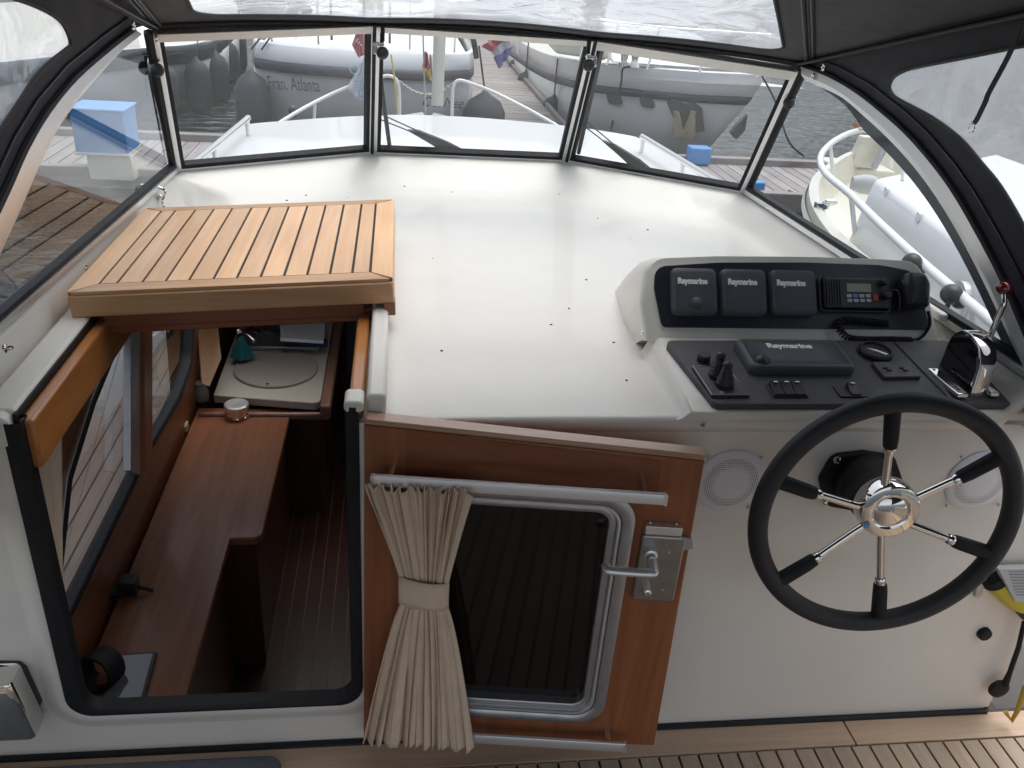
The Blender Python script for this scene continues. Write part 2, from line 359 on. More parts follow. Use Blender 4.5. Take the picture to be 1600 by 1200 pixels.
# ------------------------------------------------------------------ neighbouring boats
def line(pts, z): return [atZ(x, y, z) for x, y in pts]
def resample(pts, n):
    pts = [Vector(p) for p in pts]; L = [0]
    for a, b_ in zip(pts, pts[1:]): L.append(L[-1] + (b_ - a).length)
    out = []
    for i in range(n):
        t = L[-1] * i / (n - 1); j = max(k for k in range(len(L)) if L[k] <= t + 1e-9); j = min(j, len(pts) - 2)
        out.append(pts[j].lerp(pts[j + 1], (t - L[j]) / max(L[j + 1] - L[j], 1e-9)))
    return out
def capsule(name, top, r, ln, label, root=None, group='fenders hung over the hulls', rope_to=None):
    """a dark cloth-covered fender hanging from a rope"""
    root = empty(name, (top[0], top[1], top[2] - ln), label, 'fender', group)
    fr = Frame(top, (1, 0, 0), (0, -1, 0)); b = B()      # fr.n points down
    prof = [(r * .12, -.03), (r * .2, 0), (r * .75, ln * .1), (r, ln * .24), (r * 1.02, ln * .5), (r, ln * .8), (r * .7, ln * .95), (r * .15, ln)]
    b.lathe(fr, prof, 16); b.build('fender_body', FEND, root, smooth=True, angle=70)
    if rope_to: B().tube([top, Vector(top).lerp(Vector(rope_to), .5), rope_to], .012, 6).build('rope', RUBBER, root)
    return root
# --- middle boat: stern towards us
mb = empty('motor_boat', (-.4, 14, WATER_Z), 'grey motor boat moored stern on, name lettered across its transom', 'boat')
def stern_line(z, grow):
    pts = []
    for i in range(25):
        t = i / 24; x = -1.78 + 2.75 * t; y = 11.55 - .55 * math.sin(math.pi * t) ** .5 * 1.0 + (.35 * (t < .0))
        pts.append(Vector((x * 1.0 + (0 if .1 < t < .9 else 0), y + grow, z)))
    L = [Vector((-2.15, 24, z))] + [Vector((-1.95, 15, z))] + pts + [Vector((1.05, 15, z)), Vector((1.1, 24, z))]
    return resample(L, 70)
def band(name, prof, fn, m, root, **k):
    b = B(); b.loft([fn(z, g) for z, g in prof], False, False); return b.build(name, m, root, smooth=True, solid=.03, **k)
band('hull', [(-1.15, .35), (-.6, .18), (.1, .0)], stern_line, HULLG, mb)
band('rubbing_strake', [(.09, -.03), (.14, -.05), (.2, -.03)], stern_line, NAVYP, mb)
band('bulwark', [(.19, -.02), (.36, .13), (.37, .26), (.33, .27)], stern_line, WHITE, mb)
b = B(); b.box((-.4, 17, .3), (2.6, 10.6, .05)); b.build('deck', WHITE, mb)
b = B(); b.loft([[(-1.35, 12.3, .3), (.75, 12.3, .3), (.75, 22, .3), (-1.35, 22, .3)], [(-1.3, 13.3, .62), (.7, 13.3, .62), (.7, 22, .62), (-1.3, 22, .62)]]); cb = b.build('aft_deck', WHITE, mb, bevel=.03)
b = B(); b.loft([[(-1.2, 14.2, .6), (.6, 14.2, .6), (.6, 21, .6), (-1.2, 21, .6)], [(-1.1, 15.0, 1.5), (.5, 15.0, 1.5), (.5, 21, 1.5), (-1.1, 21, 1.5)]]); cb = b.build('cabin', CREAM, mb, bevel=.04)
b = B()
for xx in (-.75, .1): b.loft([[(xx - .32, 14.36, .80), (xx + .32, 14.36, .80), (xx + .30, 14.78, 1.28), (xx - .30, 14.78, 1.28)], [(xx - .32, 14.33, .82), (xx + .32, 14.33, .82), (xx + .30, 14.75, 1.30), (xx - .30, 14.75, 1.30)]])
each(b, 'cabin_window', NAVYP, cb)
b = B()
for xx in (-1.5, -.95, -.4, .15, .7): b.tube([(xx, 11.35, .4), (xx, 11.35, .98)], .012, 6)
each(b, 'stanchion', STEEL, mb)
b = B(); b.tube([(-1.75, 11.6, .98), (-1.5, 11.35, .98), (.7, 11.35, .98), (.98, 11.6, .98)], .012, 6); b.tube([(-1.5, 11.35, .7), (.7, 11.35, .7)], .006, 6); b.build('guard_rail', STEEL, mb)
b = B()
for x in (-.85, -.1): b.box((x, 12.2, .62), (.03, .03, .5))
each(b, 'door_post', PANEL, mb)
fm = Frame((-.4, 11.0, 0), (1, 0.0, 0), (0, 0, 1))
text_obj('name_lettering', 'Fran. Atlanta', fm, -.82, -.03, .005, .22, INKB, mb, shear=-.25, width=.62)
text_obj('port_lettering', 'C & Mee', fm, .95, -.15, .03, .17, INKB, mb, shear=.4, width=.5)
b = B()
for dx in (0, .12): b.tube([(-1.35 + dx * .6, 11.6, .78), (-1.75 + dx, 11.35, .3)], .012, 6)
b.ball((-1.22, 11.6, .82), .1, 10, (1.1, .7, .8)); b.ball((-1.1, 11.6, .75), .07, 8); b.build('stern_line', RUBBER, mb)
b = B(); b.tube([(-1.95, 11.9, .5), (-1.95, 11.9, 1.3), (-1.2, 11.9, 1.35)], .018, 6); b.tube([(-1.6, 11.7, .5), (-1.6, 11.7, 1.3)], .015, 6)
b.build('pushpit', STEEL, mb)
b = B(); b.tube(smooth_path([(.6, 11.4, .85), (.72, 11.35, .75), (.9, 11.3, .62), (.98, 11.35, .35)], 5), .035, 7); b.ball((.66, 11.3, .82), .1, 9, (1.2, .8, .9)); b.ball((.83, 11.3, .7), .09, 9, (1, .8, 1)); b.build('coiled_rope', RUBBER, mb)
# fenders around it
_p = atY(392, 112, 11.2)
capsule('fender', _p, .21, .85, 'large dark fender at the left corner of the lettered boat')
capsule('fender', (1.1, 11.25, -.05), .27, .95, 'bulky dark fender between the lettered boat and the jetty', rope_to=(1.0, 11.3, .5))
# --- right boat, bow to the right
rb = empty('motor_cruiser', (4, 12, WATER_Z), 'large grey motor cruiser with anchor in its bow and navy stripe', 'boat')
rail_px = [(790, 52), (806, 62), (835, 78), (870, 91), (935, 103), (1000, 109), (1100, 117), (1165, 120), (1202, 122)]
RL = resample(smooth_path([atZ(x, y, z) for (x, y), z in zip(rail_px, (-.16, -.1, -.02, .08, .2, .26, .32, .35, .36))], 6), 60)
def rb_line(z, dy):
    # z is the level below the sheer, written as if the rail stood at .36 everywhere
    out = []
    for i, p in enumerate(RL):
        t = i / 59; h = (.36 - z)
        k = max(0, (t - .55) / .45)
        out.append(Vector((p.x - h * .42 * k ** 1.3 - .02, p.y + dy + h * (.18 + .30 * k), max(p.z - h, -1.3))))
    return out
def band2(name, prof, m): b = B(); b.loft([rb_line(z, d) for z, d in prof], False, False); return b.build(name, m, rb, smooth=True, solid=.03)
hull = band2('hull', [(-1.2, .1), (-.6, .04), (-.0, 0)], HULLC)
band2('navy_stripe', [(0, -.015), (.1, -.02)], NAVYP)
band2('bulwark', [(.1, .0), (.355, .07), (.375, .07), (.375, .17)], WHITE)
# far side of the bow and the deck
b = B(); tip = RL[-1]; far = [Vector((p.x + .5 + .3 * (1 - i / 59), p.y + 3.2 * (1 - (i / 59) ** 3), p.z - .1)) for i, p in enumerate(RL)]
b.loft([[p - Vector((0, 0, .1)) for p in RL], far], False, False); b.build('deck', CREAM, rb, smooth=True)
fh = lambda p, q: None
b = B(); P1 = atZ(962, 103, .34); P2 = atZ(1162, 116, .34)
u_ = (P2 - P1); n_ = Vector((-u_.y, u_.x, 0)).normalized()
b.loft([[P1 + n_ * .35, P2 + n_ * .35, P2 + n_ * 2.2 - u_ * .1, P1 + n_ * 2.6], [P1 + n_ * 1.5 + Vector((.05, 0, .42)), P2 + n_ * 1.3 + Vector((-.25, 0, .32)), P2 + n_ * 2.0 + Vector((-.3, 0, .32)), P1 + n_ * 2.4 + Vector((0, 0, .42))]]); b.build('coachroof', WHITE, rb, bevel=.04)
b = B(); P3 = atZ(872, 90, .34); b.loft([[P3 + n_ * .45, P1 + n_ * .45 - u_ * .02, P1 + n_ * 2.6, P3 + n_ * 2.6], [P3 + n_ * .6 + Vector((0, 0, 1.3)), P1 + n_ * .6 + Vector((-.35, 0, 1.1)), P1 + n_ * 2.4 + Vector((-.35, 0, 1.1)), P3 + n_ * 2.4 + Vector((0, 0, 1.3))]]); b.build('wheelhouse', CREAM, rb, bevel=.05)
def hull_patch(cx, cy, w, h, name, m, poly=None, lift=.03):
    """a fitting lying on the side of the cruiser at the picture point"""
    best = min(((rb_line(z, 0)[i], i, z) for i in range(2, 58) for z in (-.7, -.5, -.3, -.15, -.05)), key=lambda q: (px_of(q[0])[0] - cx) ** 2 + (px_of(q[0])[1] - cy) ** 2)
    i, z = best[1], best[2]; A = rb_line(z, 0)
    fr = Frame(best[0], A[i + 2] - A[i - 2], rb_line(z + .2, 0)[i] - rb_line(z - .2, 0)[i]); a0, b0 = fr.px(cx, cy)
    return fr, a0, b0
def px_of(p): c = ROT.transposed() @ (Vector(p) - EYE); return (800 - F * c.x / c.z, 600 + F * c.y / c.z)
for cx, cy in ((961, 154), (1012, 159)):
    fr, a0, b0 = hull_patch(cx, cy, 0, 0, '', None); s_ = 1 if fr.n.y < 0 else -1
    pl = rpoly([fr.px(cx - 12, cy - 9), fr.px(cx + 8, cy - 7), fr.px(cx + 13, cy + 9), fr.px(cx - 7, cy + 7)], .03)
    B().prism(fr, pl, -.0 * s_, .04 * s_).build('porthole', NAVYP, rb)
fr, a0, b0 = hull_patch(1075, 180, 0, 0, '', None); s_ = 1 if fr.n.y < 0 else -1
pl = [fr.px(*q) for q in ((1043, 158), (1052, 154), (1072, 162), (1082, 157), (1097, 168), (1101, 203), (1088, 205), (1083, 190), (1075, 185), (1068, 200), (1058, 192))]
B().prism(fr, pl, 0, .05 * s_).build('anchor_plate', PANEL, rb)
pl = [fr.px(*q) for q in ((1055, 170), (1063, 172), (1070, 200), (1077, 184), (1082, 170), (1089, 172), (1088, 208), (1082, 214), (1073, 211), (1057, 210))]
B().prism(fr, pl, .055 * s_, .1 * s_).build('anchor', mat('rusty_anchor', (.42, .38, .28), .7, noise=.4, nscale=9, c2=(.3, .22, .12)), rb)
pl = [fr.px(*q) for q in ((1163, 180), (1159, 203), (1147, 216), (1139, 206), (1150, 192))]
tipf = Frame(atZ(1150, 195, -.55), (1, .4, 0), (0, 0, 1)); pl = [tipf.px(*q) for q in ((1164, 178), (1160, 203), (1147, 216), (1139, 206), (1150, 192))]
B().prism(tipf, pl, 0, .06).build('far_anchor', NAVYP, rb)
b = B()
for (x0, y0, x1, y1) in ((948, 102, 968, 72), (1011, 109, 1028, 82), (1092, 115, 1106, 95), (1183, 121, 1189, 108), (905, 96, 912, 66)):
    p = atZ(x0, y0, .36); b.tube([p, p + Vector((.12, .1, .5))], .014, 6)
pts = [atZ(x, y, .36) + Vector((.12, .1, .5)) for x, y in ((905, 96), (948, 102), (1011, 109), (1092, 115), (1183, 121))]; b.tube(pts, .01, 6)
b.build('guard_rail', STEEL, rb)
b = B(); p = atZ(984, 106, .36); fz = Frame(p + Vector((0, .1, 0)), (1, 0, 0), (0, 1, 0)); b.lathe(fz, [(.07, 0), (.07, .05), (.04, .07), (.05, .14), (.07, .15), (.07, .2)], 14, -.06); b.lathe(fz, [(.07, 0), (.04, .07), (.05, .14), (.07, .2)], 14, .08); b.build('bollard', STEEL, rb, smooth=True)
b = B(); t_ = RL[-1]; b.tube(smooth_path([t_ + Vector((-.1, 0, .02)), atY(1212, 160, 10.9), atY(1232, 220, 10.4), atZ(1256, 244, DOCK_Z)], 6), .012, 6); tag(b.build('mooring_line', RUBBER), 'dark line sagging from the tip of the cruiser bow to the jetty', 'rope')
b = B(); q0 = atZ(985, 104, .45); b.tube(smooth_path([q0, atZ(973, 108, .4), atZ(969, 128, .1) - Vector((0, .06, 0)), atZ(962, 165, -.3) - Vector((0, .05, 0)), atZ(953, 208, -.6)], 6), .014, 6); tag(b.build('mooring_line', RUBBER), 'dark mooring line running down the grey hull of the cruiser', 'rope')
for (x, y, z, r_, l_, lab) in ((866, 150, -.45, .17, .5, 'round dark fender nearest to us on the grey cruiser'), (822, 112, -.45, .15, .45, 'second dark fender on the cruiser beside the jetty'), (806, 92, -.45, .14, .45, 'small dark fender farthest along the cruiser')):
    t = atZ(x, y, z); capsule('fender', t, r_, l_, lab, rope_to=Vector((t.x, t.y, t.z + .55)) + Vector((.02, .1, 0)))
# --- left boat
lb = empty('steel_yacht', (-4, 16, WATER_Z), 'pale grey hulled yacht behind the dark fenders on the left', 'boat')
LL = resample(smooth_path(line([(-60, 112), (60, 98), (160, 88), (240, 80), (300, 75), (338, 64), (362, 46), (378, 26)], -.15), 6), 50)
def lb_line(z, d):
    return [Vector((p.x - (-.15 - z) * .12 * (i / 49), p.y + d + (-.15 - z) * .9 * (1 - .3 * i / 49), z)) for i, p in enumerate(LL)]
def band3(name, prof, m): b = B(); b.loft([lb_line(z, d) for z, d in prof], False, False); return b.build(name, m, lb, smooth=True, solid=.03)
band3('hull', [(-.98, .0), (-.7, 0), (-.35, 0)], HULLW); band3('boot_stripe', [(-1.2, .02), (-.96, 0)], NAVYP)
band3('rubbing_strake', [(-.37, -.04), (-.2, -.06), (-.17, 0)], NAVYP); band3('rail_cap', [(-.17, -.04), (-.09, -.04), (-.07, .12)], WHITE)
b = B(); b.loft([lb_line(-.12, .1), [v + Vector((-.8, 2.4, .5)) for v in lb_line(-.12, .1)]], False, False); b.build('deck', CREAM, lb, smooth=True)
for (x, y, r_, l_, lab) in ((256, 108, .24, .7, 'dark fender just beside the left window post'), (312, 82, .2, .85, 'long dark fender left of a pair'), (340, 75, .2, .85, 'long dark fender right of a pair'), (360, 58, .17, .75, 'dark fender high by the curved bow rail'), (374, 46, .15, .85, 'slim dark fender hanging farthest right of the pale yacht')):
    pr_ = min(LL, key=lambda q: abs(px_of(q)[0] - x)); t = Vector((pr_.x, pr_.y - r_ - .12, -.30)); capsule('fender', t, r_, l_, lab, rope_to=t + Vector((0, r_ + .05, .25)))
# --- cream boat on our right
cb = empty('cream_workboat', (3.6, 5.5, WATER_Z), 'cream boat alongside with white tube rail around its open foredeck', 'boat')
DK = -.22
inner = resample(smooth_path(line([(1620, 640), (1500, 540), (1400, 440), (1320, 372), (1283, 320), (1280, 285), (1300, 262), (1335, 240), (1375, 232), (1430, 240), (1500, 262), (1600, 300)], 0.02), 6), 80)
def cb_line(z, o):
    c = Vector((5.2, 4.4, 0)); out = []
    for p in inner: d = (p - c); d.z = 0; d.normalize(); q = p + d * o; q.z = z; out.append(q)
    return out
b = B(); b.loft([cb_line(-1.3, -.35), cb_line(-.7, -.02), cb_line(-.1, .09), cb_line(.02, .08), cb_line(.03, 0.0), cb_line(-.02, -.02), cb_line(DK, -.1)], False, False); b.build('hull', CREAM, cb, smooth=True)
b = B(); lo = cb_line(DK, -.1); b.add(lo + [Vector((5.6, 2, DK))], [tuple(range(len(lo) + 1))]); b.build('deck', CREAM, cb)
b = B(); b.loft([cb_line(-.13, .10), cb_line(-.09, .12), cb_line(-.05, .10)], False, False); b.build('rubbing_strake', mat('warm_white_trim', (.6, .58, .52), .5), cb, smooth=True)
c0 = atZ(1366, 277, .42); c1 = atZ(1496, 372, .42); du = (c1 - c0).normalized(); c2 = c0 + du * 5.5
c3 = atZ(1440, 262, .42)
b = B(); top = [c0, c2, c2 + Vector((2.6, .4, 0)), c0 + (c3 - c0).normalized() * 1.9]; bot = [Vector((v.x, v.y, DK)) for v in top]; bot[0] += Vector((-.06, .08, 0))
b.loft([bot, top]); b.build('cabin', WHITE, cb, bevel=.05, seg=4)
b = B()
for (x, y) in ((1427, 318), (1398, 272)): pass
q = [atZ(1384, 281, .42), atZ(1470, 330, .42)]
b.tube(smooth_path([q[0] + Vector((.12, 0, 0)), q[0] + Vector((.12, 0, .08)), q[0].lerp(q[1], .5) + Vector((.12, 0, .1)), q[1] + Vector((.12, 0, .08)), q[1] + Vector((.12, 0, 0))], 6), .012, 8); b.build('grab_rail', WHITE, cb, smooth=True)
cf = Frame((c0 + c1) / 2, du, (0, 0, 1)); sg = 1 if cf.n.x < 0 else -1
b = B(); a0, b0 = cf.px(1503, 478, .01); cfr = Frame(cf(a0, b0, .02 * sg), du, (0, 0, 1)); 
b.ring(cfr, [(.11 * math.cos(t / 12 * math.pi), .13 * math.sin(t / 12 * math.pi)) for t in range(24)], [(.08 * math.cos(t / 12 * math.pi), .1 * math.sin(t / 12 * math.pi)) for t in range(24)], -.02, .03 * sg, .0); ph = b.build('porthole', ALU, cb)
B().prism(cfr, [(.085 * math.cos(t / 12 * math.pi), .105 * math.sin(t / 12 * math.pi)) for t in range(24)], -.01, .004 * sg).build('pane', NAVYP, ph)
b = B()
for (x, y) in ((1437, 340), (1386, 300), (1363, 382)):
    a0, b0 = cf.px(x, y); b.prism(cf, rpoly([(a0 - .02, b0 - .03), (a0 + .02, b0 - .03), (a0 + .02, b0 + .03), (a0 - .02, b0 + .03)], .01), 0, .015 * sg)
each(b, 'fitting', ALU, cb)
b = B(); lf = atZ(1352, 288, .2); fl = Frame(lf, (0, 1, 0), (0, 0, 1)); fl = Frame(lf, (.3, 1, 0), (0, 0, 1)); b.lathe(fl, [(.05, -.1), (.075, -.02), (.075, .03), (.06, .08), (.02, .1)], 16); b.build('lantern', GREYP, cb, smooth=True)
rail = smooth_path([atZ(x, y, .3) for x, y in ((1640, 585), (1600, 545), (1520, 478), (1440, 410), (1370, 345), (1330, 305), (1288, 268), (1284, 240), (1312, 215), (1350, 203), (1395, 213), (1440, 235))], 6)
B().tube(rail, .026, 10).build('bow_rail', WHITE, cb, smooth=True)
b = B()
for (x, y) in ((1330, 305), (1297, 226), (1440, 410), (1520, 478), (1390, 211)): p = atZ(x, y, .3); b.tube([p, Vector((p.x + .12, p.y + .02, -.0))], .018, 8)
each(b, 'rail_post', WHITE, cb)
b = B(); s0 = atZ(1352, 262, -.1); b.loft([[s0 + Vector((-.16, 0, 0)), s0 + Vector((.14, 0, 0)), s0 + Vector((.14, .12, 0)), s0 + Vector((-.16, .12, 0))], [s0 + Vector((-.1, 0, .3)), s0 + Vector((.1, 0, .3)), s0 + Vector((.1, .1, .3)), s0 + Vector((-.1, .1, .3))]]); b.build('samson_post', CREAM, cb, bevel=.01)
b = B(); b.tube([s0 + Vector((.03, -.1, .02)), s0 + Vector((.22, -.05, .55))], .035, 8); b.build('anchor_shank', ALUD, cb)
b = B(); f0 = atZ(1312, 262, -.12); f1 = atZ(1400, 268, -.12); b.loft([[f0, f1, Vector((f1.x, f1.y, DK)), Vector((f0.x, f0.y, DK))], [f0 + Vector((0, .5, 0)), f1 + Vector((0, .5, 0)), Vector((f1.x, f1.y + .5, DK)), Vector((f0.x, f0.y + .5, DK))]]); b.build('raised_step', CREAM, cb, bevel=.02)
b = B(); 
for k in range(3): b.tube([atZ(1350, 200, .32) + Vector((.1 * math.cos(a / 8 * 6.283) * (1 + .1 * k), .1 * math.sin(a / 8 * 6.283), .02 * k)) for a in range(8)], .006, 5, closed=True)
b.build('rope_coil', mat('orange_rope', (.35, .13, .06), .8), cb)
b = B(); b.box(atZ(1283, 325, .02) + Vector((0, 0, .02)), (.1, .05, .04)); b.ball(atZ(1286, 322, .03) + Vector((.05, 0, .03)), .04, 8, (1.6, .8, .7)); b.build('deck_cleat', STEEL, cb)
b = B(); b.tube(smooth_path([atZ(1290, 325, .05), atZ(1272, 320, -.1), atZ(1262, 308, -.5), atZ(1250, 305, -.58), atZ(1232, 298, -.58)], 6), .012, 6); b.tube(smooth_path([atZ(1290, 323, .05), atZ(1275, 316, -.1), atZ(1262, 302, -.5), atZ(1240, 303, -.58)], 6), .012, 6)
tag(b.build('mooring_line', mat('blue_rope', (.04, .08, .12), .8)), 'thin dark blue line from the cream bow to the jetty edge', 'rope')
for k, (x, y) in enumerate(((1425, 410), (1487, 460))):
    p = atZ(x, y, .3); b = B(); rt = empty('rail_clamp', p, ('black fender clamp higher on the white tube rail', 'black fender clamp lower on the white tube rail, by the round port')[k], 'clamp', 'black clamps on the cream boat rail')
    b.ball(p, .05, 12, (1, 1.15, 1.0)); b.ball(p + Vector((.03, -.03, -.02)), .04, 10); b.build('clamp_body', PLAST, rt, smooth=True, angle=80)
    B().tube([p, p + Vector((-.01, .0, -.2))], .012, 6).build('cord', RUBBER, rt)
# --- dock furniture
def blue_box(c, s, label, base=None):
    rt = empty('dock_box', (c[0], c[1], c[2]), label, 'dock box', 'blue topped boxes on the jetty')
    b = B(); b.box((c[0], c[1], c[2] + s[2] / 2), s); b.build('blue_cover', BLUE, rt, bevel=.015)
    if base:
        b = B(); b.box((c[0], c[1], c[2] + s[2] * .97), (s[0] + .03, s[1] + .03, s[2] * .05)); b.build('lid', BLUE, rt, bevel=.008)
        b = B(); b.box((c[0], c[1], c[2] + .01), (s[0] + .02, s[1] + .02, .025)); b.build('lower_trim', CREAM, rt, bevel=.005)
    if base: b = B(); b.box((c[0] + base[3], c[1], c[2] - base[2] / 2), base[:3]); b.build('pedestal', CREAM, rt, bevel=.01)
p = atZ(1068, 240, DOCK_Z); blue_box((p.x, 10.25, DOCK_Z + .01), (.26, .2, .2), 'small bright blue box on the jetty under the cruiser bow')
p = atZ(1172, 304, DOCK_Z); blue_box((p.x, max(p.y, 8.8), DOCK_Z + .01), (.26, .12, .14), 'small blue box on the jetty edge behind the right window post')
lb0 = atY(112, 168, 8.45); lb1 = atY(206, 245, 8.45)
blue_box(((lb0.x + lb1.x) / 2 - .03, 8.66, lb1.z), (lb1.x - lb0.x, .42, lb0.z - lb1.z), 'big pale blue box on a cream pedestal seen through the left side glass', ((lb1.x - lb0.x) * .86, .38, lb1.z - DOCK_Z, .05))
# ------------------------------------------------------------------ our boat: hull, side decks, coachroof
yb = empty('yacht_hull', (.3, 3, WATER_Z), 'own white motor yacht hull with teak side deck and long white coachroof', 'boat')
def halfb(y): return 1.60 if y < 2.5 else 1.60 * (1 - ((y - 2.5) / 5.6) ** 2.3) ** .62 if y < 8.09 else .0
CX = .28
ys = [-2.5, 0, 1.2, 2.5] + [2.5 + 5.58 * (k / 22) for k in range(1, 23)]
SD = -.3       # side deck height
def gun(z, s, side): return [Vector((CX + side * max(halfb(y) - s, .0) , y, z + .25 * max(0, (y - 3) / 5) ** 1.5)) for y in ys]
b = B()
for side in (-1, 1): b.loft([gun(-1.3, .35, side), gun(-.5, .05, side), gun(SD - .02, 0, side), gun(SD + .25, -.0, side), gun(SD + .28, .03, side), gun(SD + .25, .06, side), gun(SD, .075, side)], False, False)
b.build('hull', WHITE, yb, smooth=True)
b = B()
L_, R_ = gun(SD, .07, -1), gun(SD, .07, 1)
Li = [Vector((min(max(-.82, p.x), CX), p.y, p.z)) for p in L_]; Ri = [Vector((max(min(1.42, p.x), CX), p.y, p.z)) for p in R_]
b.loft([L_, Li], False, False); b.loft([R_, Ri], False, False)
j = [k for k, y in enumerate(ys) if y >= 5.0]
b.loft([[Li[k] for k in j], [Ri[k] for k in j]], False, False)
b.build('side_deck', DECKT, yb)
b = B()
for k in range(6):   # caulking seams of the side decks, real thin ribs of black compound
    x = -.90 - .062 * k
    for xx in (x, 2 * CX - x): 
        yy = [y for y in ys if halfb(y) - .09 > abs(xx - CX)]
        b.loft([[Vector((xx - .003, y, SD + .002 + .25 * max(0, (y - 3) / 5) ** 1.5)) for y in yy], [Vector((xx + .003, y, SD + .002 + .25 * max(0, (y - 3) / 5) ** 1.5)) for y in yy]], False, False)
b.build('caulk_seam', CAULK, yb)
# coachroof ahead of the windscreen
cr = [atZ(x, y, .72) for x, y in ((232, 290), (300, 250), (335, 212), (352, 196), (380, 188), (440, 183), (530, 177), (620, 174), (720, 177), (800, 183), (900, 193), (985, 206), (1012, 214), (1060, 240), (1110, 275), (1175, 318))]
cr = [(-.9, 3.3)] + [(max(v.x, -.9), v.y) for v in smooth_path(cr, 4) if v.y > 3.32] + [(1.62, 3.3)]
fz0 = Frame((0, 0, 0), (1, 0, 0), (0, 1, 0)); cxm, cym = .3, 3.3
def crs(k, z, crown=0): return [Vector((cxm + (x - cxm) * k, cym + (y - cym) * k if y > 3.31 else y, z)) for x, y in cr]
b = B(); b.loft([crs(1.03, SD), crs(1.01, .3), crs(1.0, .6), crs(.992, .66), crs(.98, .695), crs(.96, .715), crs(.5, .735), crs(.02, .74)], False, False)
b.build('coachroof', WHITE, yb, smooth=True, angle=60)
# grab rails on it
for k, (pa, pb) in enumerate((((388, 184), (262, 290)), ((1003, 213), (1150, 302)))):
    rt = empty('grab_rail', atZ(*pa, .72), ('steel grab rail along the left side of the coachroof', 'steel grab rail along the right side of the coachroof')[k], 'hand rail', 'coachroof grab rails')
    a_, c_ = atZ(*pa, .8), atZ(*pb, .8); B().tube([a_, c_], .014, 10).build('rail_tube', STEEL, rt, smooth=True)
    b = B()
    for t in (0.02, .5, .95): q = a_.lerp(c_, t); b.tube([q, q - Vector((0, 0, .09))], .011, 8)
    each(b, 'rail_foot', ALU, rt)
# pulpit: two white rails with a chain between
pr = empty('pulpit_rail', (.28, 6.6, .2), 'white tube pulpit around the bow with an open gate closed by a chain', 'railing')
PY = 6.9
def pp(x, y): return atY(x, y, PY)
b = B()
g0 = pp(617, 122); b.tube(smooth_path([pp(300, 262) * 1 + Vector((0, -1.6, 0)), pp(430, 185) + Vector((0, -.5, 0)), pp(520, 146), pp(590, 122), pp(610, 119), pp(621, 128), pp(624, 150), pp(624, 200)], 6), .014, 8)
b.tube(smooth_path([pp(1080, 305) + Vector((0, -1.5, 0)), pp(880, 195) + Vector((0, -.4, 0)), pp(790, 153), pp(735, 130), pp(716, 126), pp(709, 134), pp(707, 150), pp(706, 200)], 6), .014, 8)
b.build('top_rail', WHITE, pr, smooth=True)
b = B(); b.tube([pp(492, 160), pp(490, 210)], .012, 8); b.tube([pp(592, 123), pp(590, 210)], .012, 8); each(b, 'stanchion', WHITE, pr)
b = B(); ch = [pp(620, 124).lerp(pp(712, 128), t / 26) - Vector((0, 0, .1 * math.sin(math.pi * t / 26))) for t in range(27)]
for i, p in enumerate(ch): b.ball(p, .009, 5, (1.6, .6, .8) if i % 2 else (1, 1, 1.3))
b.build('chain', STEEL, pr)
b = B(); q = pp(457, 172); b.ball(q, .035, 8); b.ball(q + Vector((.0, 0, -.03)), .03, 8); b.build('clamp', PLAST, pr)
mp_ = atY(683, 178, 6.3)
b = B(); b.tube([(mp_.x, 6.3, .6), (mp_.x + .015, 6.3, 3.0)], .042, 16); tag(b.build('mast', mat('beige_mast', (.62, .6, .54), .4, noise=.04), smooth=True), 'thick beige mast standing on the foredeck ahead of the middle pane', 'mast')
b = B(); y_ = 6.5; b.tube([atY(661, 55, y_), atY(665, 178, y_)], .006, 6)
gf = empty('courtesy_flag', atY(665, 178, y_), 'limp black red and gold flag on a thin staff beside the mast', 'flag'); b.build('staff', GREYP, gf)
def cloth(name, corners, Y, m, parent, nu=10, nv=10, wave=.03, k=2.0):
    c = [atY(x, y, Y) for x, y in corners]; b = B(); L = []
    for j in range(nv + 1):
        v = j / nv; row = []
        for i in range(nu + 1):
            u = i / nu; p = (c[0] * (1 - u) + c[1] * u) * (1 - v) + (c[3] * (1 - u) + c[2] * u) * v
            row.append(p + Vector((0, wave * math.sin(k * 6.28 * u + 2 * v), 0)))
        L.append(row)
    b.loft(L, False, False); return b.build(name, m, parent, smooth=True, solid=.002)
FR = mat('flag_red', (.48, .10, .12), .8); FG = mat('flag_gold', (.62, .44, .05), .8); FB = mat('flag_blue', (.20, .17, .42), .8); FW = mat('flag_white', (.6, .62, .68), .8); FK = mat('flag_black', (.03, .03, .035), .8); FP = mat('flag_pale_pink', (.55, .5, .52), .8)
cloth('red_band', ((664, 80), (668, 82), (672, 108), (660, 105)), y_, FR, gf); cloth('gold_band', ((660, 105), (672, 108), (675, 128), (672, 124)), y_, FG, gf); cloth('gold_fold', ((659, 104), (668, 108), (673, 127), (668, 120)), y_ - .02, FG, gf)
cloth('black_band', ((671, 84), (674, 86), (676, 114), (672, 112)), y_ + .02, FP, gf)
nf = empty('ensign', atY(800, 60, 12), 'red white and blue tricolour flying from the stern of the cruiser', 'flag')
yf = 11.2
cloth('red_stripe', ((752, 73), (776, 54), (796, 56), (768, 82)), yf, FR, nf, wave=.05); cloth('white_stripe', ((768, 82), (796, 56), (806, 60), (776, 92)), yf, FW, nf, wave=.05)
cloth('blue_stripe', ((771, 90), (803, 70), (797, 85), (780, 108)), yf - .02, FB, nf, wave=.05)
B().tube([atY(804, 50, yf), atY(808, 84, yf)], .012, 6).build('staff', WHITE, nf)
rf = empty('pennant', atY(560, 85, 6.7), 'small red burgee with pale lettering hanging left of the middle post', 'flag')
